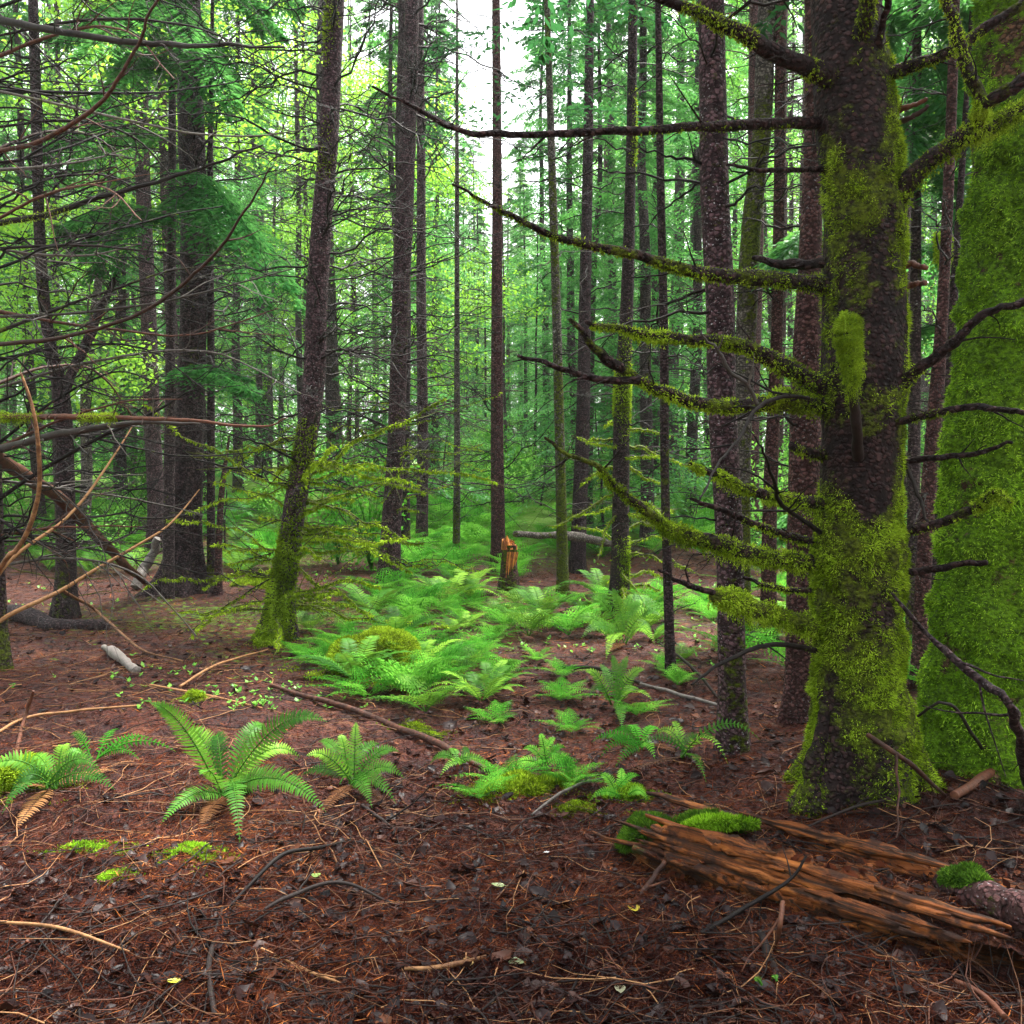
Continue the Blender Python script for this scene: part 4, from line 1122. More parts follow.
LU = (LB - LA) / np.linalg.norm(LB - LA); LN = np.array([-LU[1], LU[0]])
if LN[1] < 0: LN = -LN
LLEN = np.linalg.norm(LB - LA)
rng = np.random.default_rng(60)
lo = np.array([LA[0], LA[1], fz(*LA)])
log = thing('rotten_log', 'crumbling orange brown log with mossy end sunk in the forest floor, lower right', 'log', lo)
log.rotation_euler = (0, 0, math.atan2(LU[1], LU[0]))

def log_shell(s0, s1, off, r_w, r_h, zc, seed, m=190, sides=72, taper=(0.12, 0.10), rough=1.0):
    """ragged weathered half-cylinder in the log's own frame: x along the grain"""
    s = np.linspace(s0, s1, m)
    th = np.linspace(0, 2 * math.pi, sides, endpoint=False)
    S, T = np.meshgrid(s, th, indexing='ij')
    e = sstep(s0, s0 + taper[0], s) ** 0.5 * sstep(s1, s1 - taper[1], s) ** 0.5 if taper[1] else sstep(s0, s0 + taper[0], s) ** 0.5
    grain = fbm(np.stack([S * 2.2 + seed, np.cos(T) * 5.5, np.sin(T) * 5.5], -1), 4, seed)
    ledge = np.floor((fbm(np.stack([S * 3.4 + 9, np.cos(T) * 3.6, np.sin(T) * 3.6], -1), 3, seed + 3) + 1) * 4.5) / 9.0
    fine = fbm(np.stack([S * 7, np.cos(T) * 26, np.sin(T) * 26], -1), 2, seed + 7)
    k = (0.92 + rough * (0.34 * grain + 0.55 * (ledge - 0.5) + 0.12 * fine)) * np.maximum(e, 0.03)[:, None]
    blk = fbm(np.stack([S * 16, np.cos(T) * 7, np.sin(T) * 7], -1), 2, seed + 9)
    k = k * (1 + 0.10 * np.tanh(blk * 6) * rough)
    y = off + 0.035 * fbm(xyz(s * 2, seed), 2, seed) 
    v = np.stack([S + 0.05 * fbm(np.stack([np.cos(T) * 2, np.sin(T) * 2, S], -1), 2, 9) * np.abs(1 - e)[:, None], y[:, None] + np.cos(T) * r_w * k, zc + np.sin(T) * r_h * k], -1)
    i = np.arange(m - 1)[:, None] * sides; j = np.arange(sides)[None]; kk = (j + 1) % sides
    q = np.stack([i + j, i + sides + j, i + sides + kk, i + kk], -1).reshape(-1, 4)
    return v, q
def ldz(s, off):
    w = LA + LU * s + LN * off
    return fz(w[0], w[1]) - lo[2]
b = MB()
v, q = log_shell(0.02, 1.27, 0.0, 0.135, 0.135, -0.01, 61, taper=(0.06, 0.40), rough=1.45)
mo = 0.55 * np.exp(-((v[..., 0] - 0.05) / 0.16) ** 2) - 0.1 + 0.25 * fbm(v * 6, 2, 3)
b.add(v, quads=q, moss=mo)
b.build('wood', M['rotten'], log)
b = MB()
v2_, q = log_shell(0.42, LLEN + 0.4, 0.30, 0.07, 0.085, 0.065, 71, taper=(0.3, 0))
b.add(v2_, quads=q, moss=-0.3)
b.build('wood', M['rotten'], log)
b = MB()
v3_, q = log_shell(0.85, LLEN + 0.4, 0.13, 0.13, 0.12, 0.0, 75, taper=(0.3, 0), rough=1.6)
b.add(v3_, quads=q, moss=-0.1)
b.build('wood', M['rotten_dark'], log)
b = MB()   # slabs and splinters peeling along the grain
for k in range(46):
    s = rng.uniform(0.1, 1.15); side = rng.choice([-1, 1], p=[0.72, 0.28]); L = rng.uniform(0.12, 0.55)
    a = rng.uniform(0.1, 1.25)
    y0 = -math.cos(a) * 0.10 if side < 0 else 0.30 - math.cos(a) * 0.075
    z0 = 0.045 + math.sin(a) * 0.105
    n_ = 8
    u = np.linspace(0, 1, n_)
    cx = s + (u - 0.5) * L
    wv = 0.022 * rng.uniform(0.4, 1.3) * np.sin(u * math.pi * 0.9 + 0.2) * rng.uniform(0.7, 1.2, n_)
    off = rng.uniform(0.0, 0.02)
    ny_, nz_ = -math.cos(a), math.sin(a)
    cy = y0 + ny_ * off + rng.normal(0, 0.004, n_); cz = z0 + nz_ * off + rng.normal(0, 0.004, n_)
    t_ = np.array([0, math.sin(a), math.cos(a)])
    up_ = np.stack([cx, cy, cz], -1) + t_ * wv[:, None]
    dn_ = np.stack([cx, cy, cz], -1) - t_ * wv[:, None]
    th_ = np.array([0, ny_, nz_]) * 0.007
    vv = np.stack([up_ + th_, dn_ + th_, dn_ - th_, up_ - th_], 1)
    i = np.arange(n_ - 1)[:, None] * 4; j = np.arange(4)[None]
    b.add(vv, quads=np.stack([i + j, i + (j + 1) % 4, i + 4 + (j + 1) % 4, i + 4 + j], -1).reshape(-1, 4), moss=-0.3)
b.build('splinter_layer', M['rotten'], log, smooth=False)
b = MB()
for vv_, nq in ((v, 3200), (v2_, 2200), (v3_, 2600)):
    p, nn = surf_sample(vv_, nq * 4, rng)
    k = nn[:, 2] > 0.45
    p, nn = p[k][:nq], nn[k][:nq]
    pn = fbm(p * 5, 3, 12) > -0.15
    p, nn = p[pn], nn[pn]
    a = rng.uniform(0, 6.28, len(p))
    d = norm(np.stack([np.cos(a), np.sin(a), rng.normal(0.05, 0.15, len(a))], -1)); d = norm(d - nn * (d * nn).sum(-1, keepdims=True) * 0.8)
    big_ = rng.uniform(0, 1, len(p)) < 0.25
    b.leaves(p + nn * 0.005, d, norm(np.cross(d, nn)), np.where(big_, rng.uniform(0.015, 0.05, len(p)), rng.gamma(3, 0.012, len(p))), np.where(big_, rng.uniform(0.004, 0.014, len(p)), 0.0014), np.clip(rng.normal(0.3, 0.22, len(p)), 0, 1))
b.build('needle_debris', M['litter_needle'], log)
def debris_part():
    b = MB()
    u = np.linspace(0.10, LLEN + 0.3, 150); w = np.linspace(-0.06, 0.36, 46)
    U, W = np.meshgrid(u, w, indexing='ij')
    z = 0.105 + 0.035 * fbm(np.stack([U * 6, W * 6, U * 0], -1), 4, 81) + 0.012 * fbm(np.stack([U * 40, W * 40, U * 0], -1), 2, 82) - 0.55 * (W - 0.15) ** 2
    z = z * sstep(0.05, 0.35, U) - 0.02 * (1 - sstep(0.05, 0.35, U))
    n0, n1 = U.shape
    i = np.arange(n0 - 1)[:, None] * n1 + np.arange(n1 - 1)[None]
    b.add(np.stack([U, W, z], -1), quads=np.stack([i, i + n1, i + n1 + 1, i + 1], -1).reshape(-1, 4), moss=-0.2)
    return b
def debris_height(s, w):
    z = 0.105 + 0.035 * fbm(np.stack([s * 6, w * 6, s * 0], -1), 4, 81) - 0.55 * (w - 0.15) ** 2
    return z * sstep(0.05, 0.35, s)
M['debris'] = bpy.data.materials['forest_floor']
debris_part().build('debris_fill', M['debris'], log)
def l2w(s, w, z):
    p = LA + LU * s + LN * w
    return np.array([p[0], p[1], lo[2] + z])
# moss on the log's left end and along its top
def mound(parent, name, lab, pts, rad, mat, n, L=0.022, W=0.003, flat=0.5, seed=1, org=None, cat='moss', core=(0.03, 0.06, 0.008), group=None):
    rg = np.random.default_rng(seed)
    c = spline(np.asarray(pts, float), max(12, 5 * len(pts)))
    m = len(c)
    rd = np.interp(np.linspace(0, 1, m), np.linspace(0, 1, len(rad)), rad)
    sd = 26
    th = np.arange(sd) * 2 * math.pi / sd
    T = norm(np.gradient(c, axis=0)); A = norm(np.cross(T, [0, 0, 1.0]))
    ring = A[:, None] * np.cos(th)[None, :, None] + np.array([0, 0, flat]) * np.sin(th)[None, :, None]
    e = np.sin(np.linspace(0.06, math.pi - 0.06, m)) ** 0.5
    v = c[:, None] + ring * (rd * e)[:, None, None]
    v = v + norm(ring) * (0.95 * fbm(v * 0.6 / rd.max(), 4, seed) * (rd * e)[:, None])[..., None]
    i = np.arange(m - 1)[:, None] * sd; j = np.arange(sd)[None]; k = (j + 1) % sd
    b = MB()
    b.add(v, quads=np.stack([i + j, i + k, i + sd + k, i + sd + j], -1).reshape(-1, 4), tint=0.15)
    p, nn = surf_sample(v, n, rg)
    fuzz(b, p, nn, L, W, rg, droop=0.1, tint=(0.0, 1.0))
    if parent is None:           # thin moss creeping out over the litter around the cushion
        q = n // 2
        i = rg.integers(0, m, q)
        aa = rg.uniform(0, 6.28, q); ra = rd.max() * (0.6 + 1.3 * rg.uniform(0, 1, q) ** 1.5)
        g2 = c[i] + np.stack([np.cos(aa) * ra, np.sin(aa) * ra, 0 * aa], -1)
        g2 = g2[fbm(g2 * 1.6 / rd.max() ** 0.5 * 2.2, 3, seed + 60) > 0.02]
        g2[:, 2] = floor_z(g2[:, 0], g2[:, 1]) + 0.004
        fuzz(b, g2, np.tile([0, 0, 1.0], (len(g2), 1)), L * 0.8, W, rg, droop=0.0, spread=1.4, tint=(0.0, 0.8))
    o = b.build(name, M[mat], parent, org if org is not None else (None if parent else c[0]))
    if parent is None:
        tag(o, lab, cat, group)
    return o
def lmoss(pts, rad, mat, n, **kw):
    o = mound(log, 'moss', None, pts, rad, mat, n, **kw)
    return o
lmoss([(-0.05, -0.06, 0.02), (0.02, -0.02, 0.09), (0.08, 0.02, 0.11), (0.17, 0.05, 0.11)], [0.05, 0.085, 0.075, 0.04], 'moss_deep', 12000, seed=1, W=0.0024)
lmoss([(0.10, 0.10, 0.10), (0.20, 0.16, 0.12), (0.30, 0.22, 0.11), (0.40, 0.26, 0.09)], [0.04, 0.06, 0.06, 0.03], 'moss_deep', 11000, seed=2, W=0.0024, flat=0.35)
lmoss([(0.20, -0.02, 0.13), (0.27, 0.04, 0.16), (0.35, 0.12, 0.165), (0.42, 0.20, 0.15)], [0.022, 0.026, 0.02, 0.014], 'moss_green', 6000, flat=0.8, seed=3)
# the mossy branch chunk lying over the log
P0, P1 = P(946, 884, 2.92), P(1050, 925, 2.58)
ch, c, rd = log_thing('branch_chunk', 'grey moss capped chunk of branch lying on the rotten log at the right edge', 'branch', [P0, (P0 + P1) / 2, P1], [0.05, 0.06, 0.066], 'bark_red', 22, 0.25, 21, bump=0.25)
mound(ch, 'moss', None, [P0 + [0.0, 0.02, 0.01], P0 * 0.8 + P1 * 0.2 + [0, 0, 0.045], P0 * 0.55 + P1 * 0.45 + [0, 0.0, 0.05]], [0.055, 0.05, 0.03], 'moss_deep', 6000, L=0.016, flat=0.7, seed=9, org=c[0])

# ------------------------------------------------------------------ ferns
def frond(mb, curve, width, pairs, rng, stem=0.004, seg=3, tint=(0.2, 0.8), droop=0.25, up=None, t0=0.1):
    """once-divided frond: pinnae along the rachis"""
    n = len(curve)
    T = norm(np.gradient(curve, axis=0))
    t = np.repeat(np.linspace(t0, 0.995, pairs), 2)
    sg = np.tile([1.0, -1.0], pairs)
    fi = t * (n - 1); i0 = np.minimum(fi.astype(int), n - 2); fr = (fi - i0)[:, None]
    o = curve[i0] * (1 - fr) + curve[i0 + 1] * fr
    tt = T[i0]
    upv = np.array([0, 0, 1.0]) if up is None else np.asarray(up, float)
    sd = norm(np.cross(tt, upv + rng.normal(0, 0.02, (len(t), 3))))
    nn = norm(np.cross(sd, tt))
    prof = np.minimum(1, (t - t0 + 0.10) / 0.25) ** 0.7 * np.clip((1.0 - t) / 0.62, 0, 1) ** 0.75
    l = width * np.clip(prof, 0.04, 1) * rng.uniform(0.88, 1.1, len(t))
    d = norm(sd * sg[:, None] + tt * 0.30 + nn * (0.22 + rng.normal(0, 0.07, len(t)))[:, None])
    ws = norm(np.cross(d, nn))
    spacing = np.linalg.norm(np.diff(curve, axis=0), axis=1).sum() / pairs
    w = np.minimum(spacing * 0.36, l * 0.16 + 0.001)
    u = np.array([0.0, 0.22, 0.62, 1.0])
    ww = np.array([0.45, 1.0, 0.72, 0.05])
    pos = o[:, None] + d[:, None] * (l[:, None] * u)[..., None] - nn[:, None] * (droop * l[:, None] * u ** 2)[..., None]
    pos = pos + tt[:, None] * (0.12 * l[:, None] * u ** 2)[..., None]
    a = pos + ws[:, None] * (w[:, None] * ww)[..., None]
    bq = pos - ws[:, None] * (w[:, None] * ww)[..., None]
    v = np.stack([a, bq], 2).reshape(len(t), 8, 3)
    base = np.arange(len(t))[:, None] * 8
    q = np.concatenate([base + np.array([[0, 1, 3, 2]]), base + np.array([[2, 3, 5, 4]]), base + np.array([[4, 5, 7, 6]])], 0)
    ti = np.clip(rng.uniform(tint[0] - 0.2, tint[1] + 0.1) + rng.normal(0, 0.07, len(t)) + 0.15 * (t - 0.5), 0, 1)
    mb.add(v.reshape(-1, 3), quads=q, tint=np.repeat(ti, 8))
    mb.tube(curve, np.linspace(stem, stem * 0.25, n), 4, tint=0.25, cap=False)

def frond_to(base, tip, rise, n=20):
    base, tip = np.asarray(base, float), np.asarray(tip, float)
    s = np.linspace(0, 1, n)[:, None]
    mid = base * 0.45 + tip * 0.55 + np.array([0, 0, rise])
    return base * (1 - s) ** 2 + 2 * mid * s * (1 - s) + tip * s ** 2

def near_fern(label, base_px, tips, width, pairs, mat, seed, tint=(0.25, 0.75), lift=0.03):
    """tips: (px, py, depth offset, extra rise)"""
    rg = np.random.default_rng(seed)
    g = G(*base_px)
    g[2] = fz(g[0], g[1]) + lift
    root = thing('sword_fern', label, 'fern', g)
    for (px, py, dy, rise) in tips:
        tip = P(px, py, g[1] + dy)
        tip[2] = max(tip[2], fz(tip[0], tip[1]) + 0.015)
        c = frond_to(g + rg.normal(0, 0.02, 3) * [1, 1, 0.2], tip, rise)
        b = MB()
        ln = np.linalg.norm(tip - g)
        frond(b, c, 0.66 * width * min(1.0, 0.55 + 0.5 * ln), max(16, int(1.1 * pairs * min(1, 0.4 + 0.7 * ln))), rg, tint=tint, up=norm(np.array([rg.normal(0, 0.25), -0.75, 0.65])))
        b.build('frond', M[mat], root, g)
    for k in range(rg.integers(1, 4) if len(tips) > 6 else 0):     # last year's fronds, brown and fallen
        a = rg.uniform(0, 6.28); ln = rg.uniform(0.25, 0.42) * (1.3 if len(tips) > 10 else 1)
        tip = g + np.array([math.cos(a) * ln, math.sin(a) * ln, 0]); tip[2] = fz(tip[0], tip[1]) + 0.012
        b = MB()
        frond(b, frond_to(g, tip, 0.04), width * 0.5, 22, rg, tint=(0.2, 0.8))
        tag(b.build('frond', M['fern_brown'], root, g), 'withered brown frond')
    return root
near_fern('largest sword fern, spread wide on the bare needles left of centre', (224, 800),
          [(150, 703, -0.15, 0.18), (185, 735, 0.30, 0.22), (327, 722, -0.1, 0.28), (268, 730, 0.35, 0.25), (300, 757, 0.15, 0.22), (326, 812, -0.35, 0.22), (240, 856, -0.62, 0.30),
           (161, 826, -0.35, 0.14), (290, 800, 0.1, 0.15), (215, 742, 0.25, 0.25), (200, 775, -0.2, 0.12)], 0.125, 40, 'fern', 401)
near_fern('upright sword fern just right of the largest one', (354, 790),
          [(356, 722, 0.1, 0.08), (306, 756, -0.1, 0.12), (318, 742, 0.2, 0.14), (399, 752, 0.05, 0.14), (380, 744, 0.3, 0.12), (404, 778, -0.1, 0.14), (396, 806, -0.25, 0.15), (340, 735, 0.1, 0.1), (300, 780, 0.1, 0.1), (372, 808, -0.35, 0.12)], 0.10, 32, 'fern', 402)
near_fern('low sword fern with a mossy hump behind it at the left edge', (52, 800),
          [(-20, 778, -0.1, 0.2), (2, 814, -0.3, 0.16), (66, 748, 0.1, 0.15), (100, 770, -0.05, 0.18), (115, 790, -0.2, 0.16), (85, 755, 0.2, 0.14), (30, 760, 0.2, 0.14), (10, 795, -0.1, 0.16)], 0.115, 34, 'fern', 403)
near_fern('loose pale fern with long thin fronds behind the left edge sword fern', (96, 768),
          [(150, 738, 0.3, 0.1), (176, 752, 0.0, 0.14), (120, 730, 0.35, 0.1), (70, 735, 0.3, 0.1), (140, 760, -0.1, 0.1)], 0.07, 22, 'fern_light', 404, tint=(0.1, 0.6))
near_fern('tall upright sword fern at the right end of the fern bed', (624, 648),
          [(590, 598, -0.2, 0.25), (612, 588, 0.0, 0.15), (640, 600, 0.2, 0.2), (662, 618, -0.3, 0.3), (655, 645, -0.6, 0.3), (580, 640, -0.5, 0.3), (606, 660, -0.9, 0.3), (648, 610, 0.3, 0.2), (632, 594, 0.2, 0.15), (570, 625, 0.0, 0.3)], 0.13, 30, 'fern', 405, tint=(0.3, 0.9))
near_fern('sword fern in front of the tall upright one at the path side', (616, 712),
          [(612, 655, 0.1, 0.1), (585, 672, 0.0, 0.15), (590, 694, -0.3, 0.15), (645, 670, 0.0, 0.15), (652, 700, -0.3, 0.15), (628, 656, 0.2, 0.1), (600, 664, 0.25, 0.1), (622, 728, -0.5, 0.12), (640, 690, 0.2, 0.12)], 0.11, 30, 'fern', 406, tint=(0.3, 0.9))
near_fern('yellow green fern clump on the mossy hump beside the path', (545, 772),
          [(540, 734, 0.1, 0.08), (566, 748, 0.1, 0.1), (575, 764, -0.1, 0.1), (522, 750, 0.1, 0.1), (556, 738, 0.2, 0.08), (512, 766, -0.1, 0.08)], 0.075, 22, 'fern_light', 407, tint=(0.4, 1.0))
near_fern('fern with flat spreading fronds left of the slim purple trunk', (640, 752),
          [(592, 742, 0.1, 0.12), (600, 758, -0.2, 0.12), (628, 728, 0.3, 0.1), (662, 738, 0.2, 0.14), (655, 770, -0.3, 0.12), (615, 772, -0.35, 0.1), (612, 733, 0.2, 0.1)], 0.095, 24, 'fern_light', 408, tint=(0.1, 0.7))
near_fern('long arching fern whose fronds cross in front of the slim purple trunk', (684, 765),
          [(728, 764, -0.35, 0.25), (655, 735, 0.2, 0.15), (700, 740, 0.2, 0.12), (760, 740, -0.1, 0.25), (672, 722, 0.3, 0.1), (706, 782, -0.4, 0.12), (640, 745, 0.0, 0.14)], 0.075, 26, 'fern', 409, tint=(0.2, 0.8))
near_fern('small bright fern at the foot of the mossy hump near the log', (618, 800),
          [(600, 775, 0.1, 0.06), (640, 776, 0.1, 0.08), (648, 800, -0.1, 0.08), (622, 768, 0.2, 0.06), (590, 800, -0.1, 0.08)], 0.07, 18, 'fern_light', 410, tint=(0.4, 1.0))
near_fern('small sword fern under the right end of the long brown fallen branch', (458, 775),
          [(430, 764, 0.0, 0.08), (440, 780, -0.2, 0.08), (470, 752, 0.2, 0.08), (492, 768, 0.0, 0.08), (450, 750, 0.2, 0.06)], 0.07, 18, 'fern', 411)
near_fern('single fallen green sprig on the dark needles at the bottom', (768, 1000), [(754, 980, 0.0, 0.02), (772, 986, 0.06, 0.03)], 0.03, 10, 'fern', 412)

# ferns of the bed: finely divided, one mesh each
def lacy_fern(seed, nf, L, el=(35, 75), pairs=11, sub=5):
    rg = np.random.default_rng(seed)
    b = MB()
    for k in range(nf):
        az = k * 2.4 + rg.uniform(-0.4, 0.4)
        ln = L * rg.uniform(0.6, 1.1)
        e = math.radians(rg.uniform(*el))
        s = np.linspace(0, 1, 12)[:, None]
        d = np.array([math.cos(az), math.sin(az), 0])
        c = d * (ln * (math.cos(e) * s + 0.30 * s ** 2)) + np.array([0, 0, 1]) * (ln * (math.sin(e) * s - 0.52 * s ** 2 * math.sin(e)))
        T = norm(np.gradient(c, axis=0))
        t = np.repeat(np.linspace(0.2, 0.99, pairs), 2); sg = np.tile([1., -1.], pairs)
        i0 = np.minimum((t * 11).astype(int), 10); o = c[i0] + (c[i0 + 1] - c[i0]) * (t * 11 - i0)[:, None]
        tt = T[i0]; sd = norm(np.cross(tt, [0, 0, 1.0])); nn = norm(np.cross(sd, tt))
        l = ln * 0.30 * np.clip(np.minimum(1, (t - 0.12) / 0.2) * ((1.02 - t) / 0.75) ** 0.8, 0.03, 1) * rg.uniform(0.85, 1.15, len(t))
        dd = norm(sd * sg[:, None] + tt * 0.45 + nn * (0.1 + rg.normal(0, 0.1, len(t)))[:, None])
        u = np.linspace(0.1, 0.95, sub)
        pos = (o[:, None] + dd[:, None] * (l[:, None] * u)[..., None] - np.array([0, 0, 0.25]) * (l[:, None] * u ** 2)[..., None]).reshape(-1, 3)
        d2 = np.repeat(dd, sub, 0); w2 = norm(np.cross(d2, np.repeat(nn, sub, 0)))
        l2 = (l[:, None] * (0.34 * (1.1 - 0.8 * u))[None]).ravel() + 0.004
        tn = np.clip(rg.uniform(0.1, 0.9) + rg.normal(0, 0.14, len(pos)), 0, 1)
        for sgn in (1, -1):
            ld = norm(d2 * 0.55 + w2 * sgn + rg.normal(0, 0.08, (len(pos), 3)))
            ls = norm(np.cross(ld, np.repeat(nn, sub, 0)))
            b.leaves(pos, ld, ls, l2, l2 * 0.20, tn)
        b.tube(c, np.linspace(0.005, 0.0015, 12), 3, tint=0.3, cap=False)
    return b
protos = []
for k in range(6):
    o = lacy_fern(500 + k, 9 + k % 3, 0.75 + 0.08 * (k % 3)).build('lady_fern', M['fern_light' if k % 3 else 'fern'])
    protos.append(o)
def sword_proto(seed, L):
    rg = np.random.default_rng(seed)
    b = MB()
    for k in range(12):
        az = k * 2.4 + rg.uniform(-.4, .4); ln = L * rg.uniform(.7, 1.1); e = rg.uniform(0.5, 1.25)
        tip = np.array([math.cos(az) * ln * math.cos(e * 0.7), math.sin(az) * ln * math.cos(e * 0.7), ln * (0.05 + 0.5 * math.sin(e) - 0.1)])
        frond(b, frond_to([0, 0, 0], tip, 0.35 * ln, 14), 0.11, 26, rg, tint=(0.2, 0.85))
    return b
sprotos = [sword_proto(520 + k, 0.8).build('sword_fern', M['fern']) for k in range(3)]
first = {}
def place(proto, x, y, s, rz, label, cat, group, z=None, tilt=0.0):
    if proto.name not in first:
        first[proto.name] = 1
        o = proto
    else:
        o = proto.copy(); SC.collection.objects.link(o)
    o.location = (x, y, (fz(x, y) if z is None else z) - 0.01)
    o.rotation_euler = (tilt, 0, rz)
    o.scale = (s, s, s)
    return tag(o, label, cat, group)
rng = np.random.default_rng(70)
bed = 'lacy green fern of the dense fern bed in the middle of the clearing'
def scatter_px(n, x0, x1, y0, y1, mind, ok=None, seed=1, tries=6000):
    rg = np.random.default_rng(seed); out = []
    for _ in range(tries):
        if len(out) >= n: break
        px, py = rg.uniform(x0, x1), rg.uniform(y0, y1)
        if ok and not ok(px, py): continue
        g = G(px, py)
        if all((g[0] - a) ** 2 + (g[1] - b_) ** 2 > mind ** 2 for a, b_, _, _ in out): out.append((g[0], g[1], px, py))
    return out
def in_bed(px, py):
    return not (470 < px < 590 and py < 604) and py > 592 + abs(px - 520) * 0.03
for (x, y, px, py) in scatter_px(66, 372, 660, 582, 642, 0.40, in_bed, 71):
    pr = protos[rng.integers(6)] if rng.uniform() < 0.65 else sprotos[rng.integers(3)]
    place(pr, x, y, rng.uniform(0.4, 1.0), rng.uniform(0, 6.28), bed, 'fern', 'ferns of the bed in the clearing')
for (x, y, px, py) in scatter_px(22, 345, 510, 655, 716, 0.30, lambda a, b_: b_ < 722 - abs(a - 430) * 0.30 and b_ > 650 and a < 505, 72):
    pr = protos[rng.integers(6)] if rng.uniform() < 0.7 else sprotos[rng.integers(3)]
    place(pr, x, y, rng.uniform(0.45, 0.75), rng.uniform(0, 6.28), 'bright fern of the cluster around the yellow mossy mound', 'fern', 'ferns beside the mossy mound')
for (x, y, px, py) in scatter_px(60, 20, 290, 500, 575, 0.6, lambda a, b_: not (140 < a < 235 and b_ > 540), 73):
    place(protos[rng.integers(6)] if rng.uniform() < .6 else sprotos[rng.integers(3)], x, y, rng.uniform(0.8, 1.3), rng.uniform(0, 6.28), 'fern of the distant patch behind the dark trunks on the left', 'fern', 'far ferns on the left')
for (x, y, px, py) in scatter_px(80, 385, 515, 480, 585, 0.55, lambda a, b_: not (455 < a < 510 and b_ > 562), 74):
    place(protos[(1, 2, 4, 5)[rng.integers(4)]], x, y, rng.uniform(0.7, 1.2), rng.uniform(0, 6.28), 'fern on the rising bank beyond the fern bed', 'fern', 'ferns on the far bank')
for (x, y, px, py) in scatter_px(40, 515, 720, 490, 560, 0.6, None, 75):
    place(protos[rng.integers(6)], x, y, rng.uniform(0.7, 1.2), rng.uniform(0, 6.28), 'fern in the shade behind the snapped stump, right of it', 'fern', 'ferns behind the stump')
for (x, y, px, py) in scatter_px(22, 690, 980, 590, 690, 0.5, None, 76):
    place(protos[rng.integers(6)], x, y, rng.uniform(0.5, 0.9), rng.uniform(0, 6.28), 'fern glimpsed low behind the trunks on the right', 'fern', 'ferns behind the right trunks')
for (x, y, px, py) in scatter_px(10, 300, 420, 630, 690, 0.35, None, 77):
    place(protos[rng.integers(6)], x, y, rng.uniform(0.35, 0.55), rng.uniform(0, 6.28), 'small fern between the leaning bare trunk and the mossy mound', 'fern', 'small ferns by the leaning trunk')
for (x, y, px, py) in scatter_px(9, 480, 700, 648, 745, 0.5, None, 78):
    place(protos[rng.integers(6)], x, y, rng.uniform(0.25, 0.42), rng.uniform(0, 6.28), 'tiny fern beside the bare path in front of the fern bed', 'fern', 'tiny ferns by the path')

# ------------------------------------------------------------------ moss on the ground
def gmoss(label, pxs, rad_px, mat, n, flat=0.5, seed=1, L=0.022, sink=0.4, W=0.0035):
    pts_, rd_ = [], []
    for (px, py), rp in zip(pxs, rad_px):
        g = G(px, py); r_ = rp * g[1] / F
        g[2] = fz(g[0], g[1]) - r_ * flat * sink + r_ * flat * 0.4
        pts_.append(g); rd_.append(r_)
    mound(None, 'moss_mound', label, pts_, rd_, mat, n, L=L, flat=flat, seed=seed, W=W)
gmoss('rounded yellow green mossy mound in front of the fern bed', [(334, 676), (352, 668), (374, 666), (396, 676), (414, 684)], [18, 27, 31, 26, 13], 'moss', 34000, 0.85, 1, 0.026, 0.0, 0.0042)
gmoss('yellow mossy hump behind the left edge sword fern', [(-10, 792), (18, 790), (44, 794)], [22, 24, 14], 'moss', 9000, 0.8, 2, 0.02, 0.1)
gmoss('pale mossy hump beside the path under the fern clump', [(478, 798), (510, 792), (540, 786), (575, 786)], [12, 20, 22, 14], 'moss', 13000, 0.45, 3, 0.02, 0.3)
place(protos[1], *G(508, 785)[:2], 0.35, 1.0, 'little fern sprouting from the pale mossy hump', 'fern', None)
place(protos[4], *G(480, 800)[:2], 0.3, 2.0, 'little fern at the left end of the pale mossy hump', 'fern', None)
place(protos[2], *G(572, 790)[:2], 0.3, 4.0, 'little fern at the right end of the pale mossy hump', 'fern', None)
gmoss('bright moss cushion just below the largest sword fern', [(168, 862), (190, 858), (214, 866)], [14, 16, 12], 'moss_green', 6000, 0.35, 4, 0.016)
gmoss('flat moss strip left of the bright moss cushion', [(50, 856), (85, 850), (130, 856)], [10, 12, 10], 'moss_green', 5000, 0.3, 5, 0.014)
gmoss('small moss tuft in the needles above the largest sword fern', [(184, 704), (192, 702), (200, 705)], [9, 11, 8], 'moss', 2500, 0.8, 6, 0.016)
gmoss('little dark moss patch at the lower left', [(95, 888), (112, 885), (128, 888)], [8, 9, 7], 'moss_green', 2500, 0.3, 7, 0.014)
gmoss('lime moss cushion between the path hump and the rotten log', [(604, 800), (626, 796), (648, 802)], [14, 16, 12], 'moss_green', 6000, 0.5, 8, 0.018)
gmoss('moss strip along the right side of the long brown fallen branch', [(392, 726), (418, 730), (442, 738)], [8, 10, 7], 'moss', 4000, 0.4, 9, 0.016)
gmoss('moss cushion at the foot of the leaning bare trunk', [(262, 640), (272, 648), (290, 646)], [9, 11, 8], 'moss', 3000, 0.5, 10, 0.02)
gmoss('low moss mat in the far needles between the thickest dark and leaning bare trunks', [(236, 588), (252, 586), (270, 590)], [12, 14, 10], 'moss', 5000, 0.6, 11, 0.04)
gmoss('moss mat at the right of the path before the slim purple trunk', [(560, 812), (580, 806), (598, 812)], [9, 10, 8], 'moss', 3500, 0.4, 12, 0.016)

